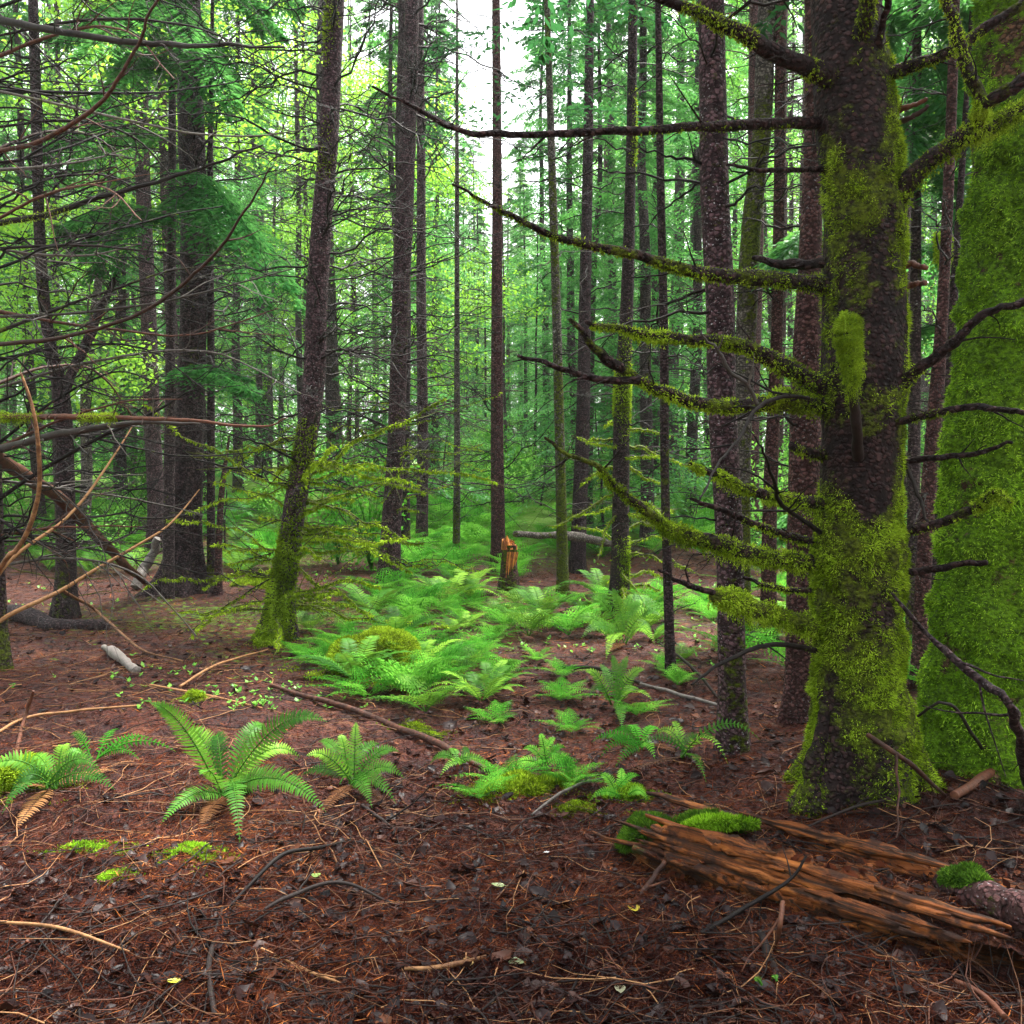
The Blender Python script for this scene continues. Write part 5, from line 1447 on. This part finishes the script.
# ------------------------------------------------------------------ forest behind
def far_trunk(seed, H, r, lean=0.0, sides=10):
    rg = np.random.default_rng(seed)
    n = 9
    z = np.linspace(-0.2, H, n)
    c = np.stack([lean * z / H + np.cumsum(rg.normal(0, 0.05, n)), np.cumsum(rg.normal(0, 0.05, n)), z], -1)
    c[:, :2] -= c[0, :2]
    b = MB()
    pts_, r_, v, mo = trunk(b, c, np.linspace(r, r * 0.18, n), sides, 0.4, 0.4, 0.3, 0.02, seed, moss_default(0.05, 0.3))
    return b, pts_, r_
def conifer_proto(seed, H, r, zb, W, nb, mat, bmat, leaf, dens, m, dead=16, wid=0.3):
    rg = np.random.default_rng(seed)
    root = thing('conifer', 'x', 'tree', (0, 0, 0))
    tb, pts_, r_ = far_trunk(seed, H, r, rg.normal(0, 0.4))
    if dead:
        bare_crown(tb, pts_, r_, rg, dead, 1.0, max(zb, 2.5), 1.4)
    CHILDREN[root.name] = [tb.build('trunk', M[bmat], root)]
    c = MB()
    for k in range(nb):
        f = (k + rg.uniform(0, 1)) / nb
        z = zb + (H - zb) * f
        p, _ = at_h(pts_, r_, z)
        L = W * (1.0 - f) ** 0.75 * rg.uniform(0.55, 1.15) + 0.25
        a = rg.uniform(-math.pi, math.pi)
        spray(c, branch_curve(p, a, L, rg.uniform(-0.1, 0.25), rg.uniform(-0.55, -0.2), rg, 9), rg, L, leaf=leaf, dens=dens, m=m, wid=wid, stem=0.008, hang=0.5)
    CHILDREN[root.name].append(c.build('crown', M[mat], root))
    return root
def bare_crown(b, pts_, r_, rg, n, z0, z1, L):
    for k in range(n):
        z = rg.uniform(z0, z1)
        p, _ = at_h(pts_, r_, z)
        ln = L * rg.uniform(0.4, 1.1)
        c = branch_curve(p, rg.uniform(-3.14, 3.14), ln, 0.15 + rg.normal(0, 0.2), -0.12, rg, 8)
        rd = np.linspace(0.016, 0.006, 8)
        b.tube(c, rd, 3, tint=rg.uniform(0.2, 0.7), cap=False)
        dead_twigs(b, c, rd, rg, 5, ln * 0.45, 0, 3)
def bare_proto(seed, H, r, bmat, n=85):
    rg = np.random.default_rng(seed)
    root = thing('conifer', 'x', 'tree', (0, 0, 0))
    tb, pts_, r_ = far_trunk(seed, H, r, rg.normal(0, 0.5))
    bare_crown(tb, pts_, r_, rg, n, 0.8, H * 0.7, 1.9)
    CHILDREN[root.name] = [tb.build('trunk', M[bmat], root)]
    c = MB()
    for k in range(14):
        z = H * (0.68 + 0.32 * k / 14)
        p, _ = at_h(pts_, r_, z)
        L = 2.0 * (1.1 - k / 14) * rg.uniform(0.6, 1.1)
        spray(c, branch_curve(p, rg.uniform(-3.1, 3.1), L, 0.1, -0.35, rg, 8), rg, L, leaf=0.15, dens=12, m=4)
    CHILDREN[root.name].append(c.build('crown', M['needle_far'], root))
    return root
def leafy_proto(seed, H, r, W, mat, n, name='broadleaf_tree', leaf=0.11, zb=2.5):
    rg = np.random.default_rng(seed)
    root = thing(name, 'x', 'tree', (0, 0, 0))
    tb, pts_, r_ = far_trunk(seed, H, r, rg.normal(0, 1.0))
    CHILDREN[root.name] = [tb.build('trunk', M['bark_pale'], root)]
    c = MB()
    nb = 30
    for k in range(nb):
        z = zb + (H - zb) * (k + rg.uniform(0, 1)) / nb
        p, _ = at_h(pts_, r_, z)
        L = W * math.sin(0.35 + 2.6 * (z - zb) / (H - zb + .01)) * rg.uniform(0.6, 1.1) + 0.3
        cv = branch_curve(p, rg.uniform(-3.1, 3.1), L, 0.5, -0.25, rg, 8)
        c.tube(cv, np.linspace(0.03, 0.006, 8), 4, tint=0.0, cap=False)
        q = n // nb
        t = rg.uniform(0.25, 1.05, q) * 7
        i = np.minimum(t.astype(int), 6)
        o = cv[i] + (cv[i + 1] - cv[i]) * (t - i)[:, None] + rg.normal(0, 1, (q, 3)) * np.array([0.5, 0.5, 0.22])
        o = o[fbm(o * 1.3, 2, seed) > -0.15]
        d = norm(rg.normal(0, 1, (len(o), 3)) + np.array([0, 0, -0.4]))
        s = norm(np.cross(d, rg.normal(0, 0.4, (len(o), 3)) + np.array([0, 0, 1.0])))
        c.leaves(o, d, s, leaf * rg.uniform(0.7, 1.3, len(o)), leaf * 0.36, np.clip(0.5 + 0.7 * fbm(o * 0.9, 2, seed + 3) + rg.normal(0, 0.15, len(o)), 0, 1))
    CHILDREN[root.name].append(c.build('crown', M[mat], root))
    return root
def shrub_proto(seed, H, W, mat, n, leaf=0.06):
    rg = np.random.default_rng(seed)
    c = MB()
    for k in range(16):
        a = rg.uniform(-3.14, 3.14); l = H * rg.uniform(0.6, 1.15)
        cv = branch_curve(np.zeros(3), a, W * rg.uniform(0.2, 1), 0, 0, rg, 8)
        cv[:, 2] += np.linspace(0, 1, 8) ** 0.7 * l
        c.tube(cv, np.linspace(0.008, 0.003, 8), 3, tint=0.0, cap=False)
        q = n // 16
        t = rg.uniform(0.05, 1.0, q) * 7; i = np.minimum(t.astype(int), 6)
        o = cv[i] + (cv[i + 1] - cv[i]) * (t - i)[:, None] + rg.normal(0, 0.24, (q, 3)) * W * [1, 1, 0.6]
        d = norm(rg.normal(0, 1, (q, 3)) + np.array([0, 0, -0.1])); s = norm(np.cross(d, rg.normal(0, 0.5, (q, 3)) + np.array([0, 0, 1.0])))
        c.leaves(o, d, s, leaf * rg.uniform(0.7, 1.4, q), leaf * 0.36, np.clip(rg.uniform(0.2, 0.8) + rg.normal(0, 0.15, q), 0, 1))
    return c.build('shrub', M[mat])

con_mid = [conifer_proto(600 + k, 15 + k, 0.14, 1.2 + 0.7 * k, 2.3, 130, 'needle', 'bark_far', 0.11, 20, 6) for k in range(3)]       # 13-24 m away
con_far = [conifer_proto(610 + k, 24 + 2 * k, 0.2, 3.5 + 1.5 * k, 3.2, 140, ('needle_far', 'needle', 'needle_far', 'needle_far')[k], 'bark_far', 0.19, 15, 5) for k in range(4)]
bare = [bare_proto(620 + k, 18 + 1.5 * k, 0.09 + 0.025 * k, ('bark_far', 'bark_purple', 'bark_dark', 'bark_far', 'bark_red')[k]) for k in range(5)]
leafy = [leafy_proto(630 + k, 11 + 2 * k, 0.1, 3.4, ('leaf_bright', 'leaf_bright', 'leaf_mid')[k], 24000, leaf=0.085) for k in range(3)]
shr = [shrub_proto(640 + k, 1.1 + 0.3 * k, 0.8, ('leaf_mid', 'fern_light', 'leaf_mid')[k], 900, 0.07) for k in range(3)]
young = [conifer_proto(650 + k, 4.5 + k, 0.05, 0.3, 1.3, 46, 'needle', 'bark_dark', 0.085, 14, 5, dead=0) for k in range(2)]

ANCH = [(-80, 'at the left edge', None), (64, 'the forked trunk', 0), (178, 'the thickest dark trunk', 0), (290, 'the leaning trunk', 0), (396, 'the purple brown trunk', 0),
        (496, 'the slender reddish trunk', 0), (620, 'the bough bearing trunk', 0), (726, 'the slim purple trunk', 0), (860, 'the thick mossy tree', 0), (1040, 'the broad green trunk', 0)]
def between(px):
    for (a, na, _), (b_, nb_, _) in zip(ANCH[:-1], ANCH[1:]):
        if px < b_:
            return ('left of ' + nb_) if _ is None else 'between %s and %s' % (na, nb_)
    return 'right of the broad green mossy trunk'
used_first = set()
def put(root, x, y, label, cat, group, s=1.0, rz=0.0):
    if root.name in used_first or not CHILDREN.get(root.name):
        o = copy_tree(root) if CHILDREN.get(root.name) else (root if root.name not in used_first else root.copy())
        if o is not root and not CHILDREN.get(root.name): SC.collection.objects.link(o)
    else:
        o = root
    used_first.add(root.name)
    o.location = (x, y, fz(x, y) - 0.03)
    o.rotation_euler = (0, 0, rz)
    o.scale = (s, s, s)
    tag(o, label, cat, group)
    return o
rng = np.random.default_rng(80)
taken = []
def free(x, y, d):
    return all((x - a) ** 2 + (y - b_) ** 2 > d * d for a, b_ in taken)
def px_of(x, y):
    return 512 + x / y * F
def plant(pool, n, y0, y1, mind, words, cat, tag_, smin=0.8, smax=1.15, ok=None, wide=0.66, p=None):
    k = 0
    for _ in range(n * 60):
        if k >= n: break
        y = math.sqrt(rng.uniform(y0 ** 2, y1 ** 2)); x = rng.uniform(-wide, wide) * y
        px = px_of(x, y)
        if (ok and not ok(px, y)) or not free(x, y, mind): continue
        taken.append((x, y))
        r_ = pool[rng.integers(len(pool)) if p is None else rng.choice(len(pool), p=p)]
        bt = between(px)
        put(r_, x, y, words + ' ' + bt, cat, tag_ + ' ' + bt, rng.uniform(smin, smax), rng.uniform(0, 6.28))
        k += 1
gap = lambda px, y: not (436 < px < 572)
gap_narrow = lambda px, y: not (430 < px < 590)
# chosen ones first: the cedar curtain right of the sky gap and the bright leaves at upper left
def spot(root, px, Y, label, s=1.0, rz=0.0, cat='tree', group=None):
    x = (px - 512) / F * Y
    taken.append((x, Y))
    return put(root, x, Y, label, cat, group, s, rz)
spot(con_mid[0], 648, 17, 'dense green conifer whose drooping boughs fill the gap right of the white sky', 1.0, 0.5)
spot(con_mid[1], 578, 26, 'taller hazy conifer at the right rim of the white sky gap', 1.1, 2.0)
spot(con_mid[2], 425, 29, 'hazy conifer at the left rim of the white sky gap', 1.0, 2.6)
spot(con_mid[2], 690, 20, 'green conifer right behind the slim purple trunk', 1.0, 4.0)
spot(con_mid[0], 560, 30, 'distant conifer low under the white sky gap', 0.62, 1.2)
spot(con_mid[1], 40, 19, 'green conifer with low boughs behind the forked dark trunk', 0.9, 3.0)
spot(con_mid[2], 238, 23, 'green conifer behind the gap between the thickest dark trunk and the leaning one', 0.95, 0.2)
spot(leafy[0], 78, 16, 'bright yellow green leafy tree at the upper left', 1.1, 0.4)
spot(leafy[1], 268, 27, 'bright yellow green leafy tree behind the leaning bare trunk', 0.95, 1.4)
spot(leafy[0], 425, 22, 'yellow green leafy tree left of the white sky gap', 0.95, 2.4)
spot(leafy[2], -5, 26, 'bright leafy tree cut by the left edge', 1.0, 3.4)
spot(leafy[2], 345, 30, 'mid green leafy tree behind the leaning bare trunk', 1.0, 0.9)
spot(con_mid[0], 548, 32, 'thin hazy conifer just right of the slender reddish trunk', 1.15, 0.3)
spot(con_mid[0], 474, 38, 'low thin conifer standing in the white sky gap, left of the slender reddish trunk', 0.78, 3.3)
spot(con_mid[1], 524, 36, 'low thin conifer standing in the white sky gap, right of the slender reddish trunk', 0.72, 4.3)
spot(con_mid[2], 205, 20, 'conifer behind the pencil thin pole', 0.95, 1.7)
spot(con_mid[0], 120, 22, 'conifer between the forked trunk and the thickest dark trunk', 1.15, 2.9)
spot(leafy[0], 460, 42, 'distant low leafy tree beneath the white sky gap', 0.7, 5.0)
spot(leafy[2], 780, 24, 'leafy tree seen between the slim purple trunk and the thick mossy tree', 1.0, 5.0)
spot(leafy[1], 945, 24, 'pale leafy tree seen through the gap between the two mossy trunks', 0.9, 5.5)
spot(young[0], 440, 24, 'small young conifer on the far bank right of the purple brown trunk', 0.6, 0)
spot(young[1], 540, 22, 'young conifer in the shade right of the slender reddish trunk', 0.55, 1)
spot(young[0], 608, 17, 'young conifer behind the mossy trunk by the tall sword fern', 0.7, 2)
spot(young[1], 225, 14.5, 'young conifer just right of the pencil thin pole', 0.42, 2.2)
plant(bare, 80, 15, 42, 1.0, 'bare far trunk', 'tree', 'bare far trunks', 0.85, 1.15, gap_narrow, p=[.32, .24, .16, .16, .12])
plant(con_mid, 9, 18, 30, 2.2, 'green midwood conifer', 'tree', 'middle conifers', 0.8, 1.1, gap)
plant(con_far, 48, 34, 62, 2.4, 'tall far conifer', 'tree', 'background conifers', 0.8, 1.15, gap)
plant(leafy, 10, 28, 50, 2.0, 'far leafy tree', 'tree', 'background leafy trees', 0.8, 1.1, lambda px, y: gap(px, y) and px < 800)
plant(con_far, 24, 40, 62, 2.0, 'low distant conifer', 'tree', 'conifers under the gap', 0.5, 0.68, lambda px, y: 425 < px < 590)
plant(bare, 12, 26, 50, 1.2, 'short distant pole', 'tree', 'poles under the gap', 0.4, 0.6, lambda px, y: 430 < px < 600)
plant(young, 14, 17, 36, 1.2, 'young understorey conifer', 'tree', 'young conifers', 0.5, 0.95, lambda px, y: not (400 < px < 600 and y < 24))
plant(shr, 130, 14, 36, 0.7, 'leafy undergrowth shrub', 'shrub', 'undergrowth shrubs', 0.6, 1.3, lambda px, y: not (470 < px < 640 and y < 20) and not (140 < px < 240 and y < 16))

# the wood far behind, one mass of leaves
rng = np.random.default_rng(85)
b = MB()
n = 90000
yy = rng.uniform(62, 84, n); xx = rng.uniform(-0.72, 0.72, n) * yy
pxx = px_of(xx, yy)
top = 27 - 12.5 * sstep(425, 470, pxx) * (1 - sstep(535, 585, pxx)) + 2.5 * fbm(xyz(xx * 0.25, 0.0), 3, 4)
zz = ground_z(xx, yy) + top * rng.uniform(0, 1, n) ** 1.1
k = fbm(np.stack([xx * 0.35, yy * 0.35, zz * 0.22], -1), 3, 8) > -0.12
p_ = np.stack([xx, yy, zz], -1)[k]
d = norm(rng.normal(0, 1, (len(p_), 3)) * [1, 1, 0.6] + np.array([0, 0, -0.5])); s_ = norm(np.cross(d, rng.normal(0, 1, (len(p_), 3))))
b.leaves(p_, d, s_, rng.uniform(0.4, 0.9, len(p_)), 0.16, np.clip(0.5 + 0.8 * fbm(p_ * 0.2, 2, 15) + rng.normal(0, 0.15, len(p_)), 0, 1))
n = 32000      # unseen leaf ring beside and behind the camera, added to block sky light
an = rng.uniform(math.radians(48), math.radians(312), n)
rr_ = np.sqrt(rng.uniform(15 ** 2, 34 ** 2, n))
p_ = np.stack([rr_ * np.sin(an), rr_ * np.cos(an), 0 * an], -1)
p_[:, 2] = ground_z(p_[:, 0], p_[:, 1]) + 15 * rng.uniform(0, 1, n)
p_ = p_[fbm(p_ * np.array([0.45, 0.45, 0.25]), 3, 18) > -0.1]
d = norm(rng.normal(0, 1, (len(p_), 3)) * [1, 1, 0.6] + np.array([0, 0, -0.5])); s_ = norm(np.cross(d, rng.normal(0, 1, (len(p_), 3))))
b.leaves(p_, d, s_, rng.uniform(0.4, 0.8, len(p_)), 0.15, np.clip(0.4 + 0.8 * fbm(p_ * 0.2, 2, 15), 0, 1))
tag(b.build('distant_wood_and_sky_blocker', M['needle_far']), 'pale green mass of far wood plus unseen leaf ring added to block sky light', 'wood', kind='stuff')

# ------------------------------------------------------------------ litter nobody could count
rng = np.random.default_rng(90)
def floor_pts(n, y0, y1, wide=0.64, power=2.0, keep=None):
    u = rng.uniform(0, 1, n)
    y = (y0 ** (1 - power) + u * (y1 ** (1 - power) - y0 ** (1 - power))) ** (1 / (1 - power))
    x = rng.uniform(-wide, wide, n) * y
    if keep is not None:
        k = rng.uniform(0, 1, n) < keep(x, y)
        x, y = x[k], y[k]
    return x, y
def on_log(x, y):
    s = (np.stack([x, y], -1) - LA) @ LU; w = (np.stack([x, y], -1) - LA) @ LN
    z = np.where((s > 0.1) & (w > -0.05) & (w < 0.36), debris_height(s, w), 0)
    inside = (s > 0) & (w > -0.13) & (w < 0.4)
    return z, inside
def litter_z(x, y):
    z, ins = on_log(x, y)
    return np.where(z > 0, lo[2] + z, floor_z(x, y)), ins
b = MB()
x, y = floor_pts(210000, 2.2, 18, power=1.6)
x2, y2 = floor_pts(80000, 2.2, 4.6, power=2.0)
x, y = np.concatenate([x, x2]), np.concatenate([y, y2])
z, ins = litter_z(x, y)
n = len(x)
a = rng.uniform(0, 6.28, n); el = rng.normal(0.05, 0.22, n)
d = np.stack([np.cos(a) * np.cos(el), np.sin(a) * np.cos(el), np.sin(el)], -1)
s = norm(np.cross(d, np.stack([rng.normal(0, .4, n), rng.normal(0, .4, n), np.ones(n)], -1)))
patch = fbm(xyz(x * 1.6, y * 1.6), 3, 91)
lt = np.clip(0.30 + 0.45 * patch + rng.normal(0, 0.2, n) + 0.35 * (rng.uniform(0, 1, n) < 0.08), 0, 1)
sc = 1 + 0.16 * np.maximum(y - 3, 0)
b.leaves(np.stack([x, y, z + 0.005], -1) + np.stack([0 * x, 0 * x, np.abs(rng.normal(0, .004, n))], -1), d, s, rng.gamma(3, 0.011, n) * sc, rng.uniform(0.0007, 0.002, n) * sc, lt)
tag(b.build('needle_litter', M['litter_needle']), 'scattered brown and tan conifer needles and chips covering the forest floor', 'litter', kind='stuff')

b = MB()   # curled dead leaves
x, y = floor_pts(15000, 2.2, 14, power=1.6, keep=lambda x, y: np.clip(0.5 + 1.4 * fbm(xyz(x * 0.8, y * 0.8), 2, 92) + 0.25 * (y < 3.4), 0, 1))
z, ins = litter_z(x, y)
n = len(x)
g5 = np.linspace(-1, 1, 5)
GU, GV = np.meshgrid(g5, g5, indexing='ij')
out_w = np.sqrt(np.clip(1 - np.abs(GU) ** 1.6, 0, 1)) * (1 - 0.25 * GU)
a = rng.uniform(0, 6.28, n); sz = (rng.gamma(3, 0.0042, n) + 0.004) * (1 + 0.05 * np.maximum(y - 4, 0))
cu = rng.normal(0.4, 0.5, (n, 1, 1)); cv = rng.normal(0.3, 0.6, (n, 1, 1))
lx = GU[None] * sz[:, None, None] * (1 - 0.12 * cu ** 2)
ly = (GV * out_w)[None] * sz[:, None, None] * 0.65
lz = sz[:, None, None] * (0.30 * cu * GU[None] ** 2 + 0.38 * cv * (GV * out_w)[None] ** 2 + rng.normal(0, 0.07, (n, 5, 5)))
ti1, ti2 = rng.normal(0, 0.28, (n, 1, 1)), rng.normal(0, 0.28, (n, 1, 1))
lz = lz + lx * ti1 + ly * ti2
ca, sa = np.cos(a)[:, None, None], np.sin(a)[:, None, None]
V = np.stack([x[:, None, None] + lx * ca - ly * sa, y[:, None, None] + lx * sa + ly * ca, z[:, None, None] + 0.008 + lz], -1).reshape(-1, 3)
ii = (np.arange(4)[:, None] * 5 + np.arange(4)[None]).ravel()
q = np.stack([ii, ii + 5, ii + 6, ii + 1], -1)
Q = (np.arange(n)[:, None, None] * 25 + q[None]).reshape(-1, 4)
b.add(V, quads=Q, tint=np.repeat(np.clip(rng.normal(0.38, 0.25, n), 0, 1), 25))
tag(b.build('leaf_litter', M['litter_leaf']), 'dark wet curled dead leaves strewn over the forest floor', 'litter', kind='stuff')

def twig_litter(n, mat, label, y1, lmax, r, seed, tint=(0.2, 0.8), pw=2.0, x1=9.0, y0=2.2):
    rg = np.random.default_rng(seed)
    b = MB()
    x, y = floor_pts(n, y0, y1, power=pw)
    x = np.where(x / y > x1, -np.abs(x), x)
    for k in range(len(x)):
        L = lmax * rg.uniform(0.25, 1.0) ** 1.5
        a = rg.uniform(0, 6.28); m_ = 6
        s = np.linspace(-0.5, 0.5, m_)
        c = np.stack([x[k] + math.cos(a) * L * s, y[k] + math.sin(a) * L * s], -1)
        c = c + np.stack([-math.sin(a) * s ** 2, math.cos(a) * s ** 2], -1) * L * rg.normal(0, 0.5) + np.cumsum(rg.normal(0, 0.02, (m_, 2)), 0) * L
        zz, _ = litter_z(c[:, 0], c[:, 1])
        zl = np.linspace(zz[0], zz[-1], m_) * 0.5 + zz * 0.5
        zl = np.maximum(zl, zz) + 0.004 + rg.uniform(0, 0.012) + np.linspace(0, 1, m_) * abs(rg.normal(0, 0.04)) * L
        r0 = r * rg.uniform(0.4, 1.3)
        b.tube(np.column_stack([c, zl]), np.linspace(r0, r0 * 0.35, m_), 4, tint=rg.uniform(*tint), moss=-0.3, cap=False)
    o = b.build('twig_litter', M[mat])
    return tag(o, label, 'litter', kind='stuff')
twig_litter(2200, 'stick_brown', 'thin red brown twigs strewn over the forest floor', 13, 0.34, 0.0024, 93, pw=1.7)
twig_litter(1500, 'twig', 'thin black twigs strewn over the forest floor', 13, 0.5, 0.0034, 94, pw=1.6)
twig_litter(1100, 'twig_tan', 'thin tan twigs and straws strewn over the forest floor', 14, 0.45, 0.0021, 95, pw=1.3)

twig_litter(300, 'twig_tan', 'long tan straws and dead stems lying over the needles at the left', 9, 0.7, 0.0028, 97, pw=0.4, x1=-0.08, y0=3.3)

# low green seedlings
b = MB()
x, y = floor_pts(4200, 5.2, 20, power=1.4, keep=lambda x, y: np.clip(1.6 * (fbm(xyz(x * 0.7, y * 0.7), 3, 96) - 0.05) + 0.25 * sstep(5, 12, y), 0, 1))
n = len(x)
z = floor_z(x, y)
for k in range(4):
    a = rng.uniform(0, 6.28, n); el = rng.uniform(0.1, 0.9, n)
    d = np.stack([np.cos(a) * np.cos(el), np.sin(a) * np.cos(el), np.sin(el)], -1)
    s = norm(np.cross(d, np.array([0, 0, 1.0])))
    L = rng.uniform(0.012, 0.035, n) * (1 + 0.05 * y)
    b.leaves(np.stack([x, y, z + rng.uniform(0, 0.03, n)], -1), d, s, L, L * 0.33, rng.uniform(0.2, 0.9, n))
tag(b.build('ground_cover', M['leaf_mid']), 'tiny green seedlings and leaves of the ground cover', 'ground cover', kind='stuff')

# a few leaves one can point to
def flat_leaf(label, px, py, size, col, seed, lift=0.012):
    rg = np.random.default_rng(seed)
    g = G(px, py)
    zz, _ = litter_z(np.array([g[0]]), np.array([g[1]]))
    # on raised wood the line of sight meets it nearer
    if zz[0] > ground_z(g[0], g[1]) + 0.05:
        d_ = ray(px, py); t = (zz[0] - CAMH) / d_[2]; g = np.array([0, 0, CAMH]) + d_ * t
        zz, _ = litter_z(np.array([g[0]]), np.array([g[1]]))
    m, nt, out = new_mat('fallen_leaf')
    n_ = N(nt)
    cc = n_.mix(n_.noise(n_.coord(), 60, 3, 0.6), rgba([c * 0.7 for c in col]), rgba(col))
    bs = n_.node('ShaderNodeBsdfPrincipled', Roughness=0.45)
    n_.set(bs, 'Base Color', cc)
    nt.links.new(bs.outputs[0], out.inputs['Surface'])
    b = MB()
    u = np.linspace(-1, 1, 9)
    wv = np.sqrt(np.clip(1 - np.abs(u) ** 1.8, 0, 1)) * (1 - 0.3 * u) * 0.62
    vv = np.linspace(-1, 1, 5)
    U, Vv = np.meshgrid(u, vv, indexing='ij')
    X = U * size; Yv = Vv * wv[:, None] * size
    Z = size * (0.25 * np.abs(Vv) * wv[:, None] + 0.2 * U ** 2 * rg.uniform(-0.5, 1)) + rg.normal(0, 0.02, U.shape) * size
    a = rg.uniform(0, 6.28)
    W_ = np.stack([g[0] + X * math.cos(a) - Yv * math.sin(a), g[1] + X * math.sin(a) + Yv * math.cos(a), zz[0] + lift + Z + 0.15 * X], -1)
    i = (np.arange(8)[:, None] * 5 + np.arange(4)[None])
    b.add(W_, quads=np.stack([i, i + 5, i + 6, i + 1], -1).reshape(-1, 4))
    b.tube([W_[0, 2], W_[0, 2] - (W_[1, 2] - W_[0, 2]) * 2.0 + np.array([0, 0, -0.004])], [0.0012, 0.0008], 4)
    o = b.build('fallen_leaf', m, None, np.array([g[0], g[1], zz[0]]))
    tag(o, label, 'leaf')
flat_leaf('yellow fallen leaf in front of the left end of the rotten log', 634, 915, 0.032, (0.55, 0.42, 0.03), 1)
flat_leaf('pale green leaf lying in the middle of the rotten log', 850, 884, 0.03, (0.25, 0.36, 0.09), 2)
flat_leaf('bright green leaf at the top edge of the rotten log', 820, 857, 0.026, (0.2, 0.45, 0.04), 3)
flat_leaf('grey green leaf at the lower edge of the path', 516, 972, 0.03, (0.22, 0.26, 0.13), 4)
flat_leaf('pale leaf lying on the path below the ferns', 498, 893, 0.025, (0.3, 0.36, 0.16), 5)
flat_leaf('greenish leaf on the needles right of the largest fern', 316, 888, 0.026, (0.2, 0.30, 0.07), 6)
flat_leaf('small yellow leaf at the bottom left', 174, 997, 0.02, (0.5, 0.48, 0.04), 7)
flat_leaf('dull pale leaf at the bottom of the picture below the log', 620, 1003, 0.025, (0.26, 0.25, 0.16), 8)
flat_leaf('tan fallen leaf beside the short tan stick on the path', 468, 976, 0.022, (0.5, 0.32, 0.12), 9)
flat_leaf('small white leaf scrap on the path near the mossy hump', 546, 862, 0.014, (0.7, 0.7, 0.72), 10)

# ------------------------------------------------------------------ moist air between the trunks
def haze_box(x0, x1, y0, y1, z0, z1, density):
    m, nt, out = new_mat('haze')
    v = nt.nodes.new('ShaderNodeVolumePrincipled')
    v.inputs['Color'].default_value = (0.93, 0.97, 1.0, 1)
    v.inputs['Density'].default_value = density
    v.inputs['Anisotropy'].default_value = 0.25
    nt.links.new(v.outputs[0], out.inputs['Volume'])
    b = MB()
    b.add([(x, y, z) for z in (z0, z1) for y in (y0, y1) for x in (x0, x1)],
          quads=[(0, 2, 3, 1), (4, 5, 7, 6), (0, 1, 5, 4), (1, 3, 7, 5), (3, 2, 6, 7), (2, 0, 4, 6)])
    o = b.build('haze', m, smooth=False)
    return tag(o, 'pale moist air filling the wood between the trunks', 'haze', kind='stuff')
haze_box(-170, 170, -40, 230, -3.0, 45, 0.0006)
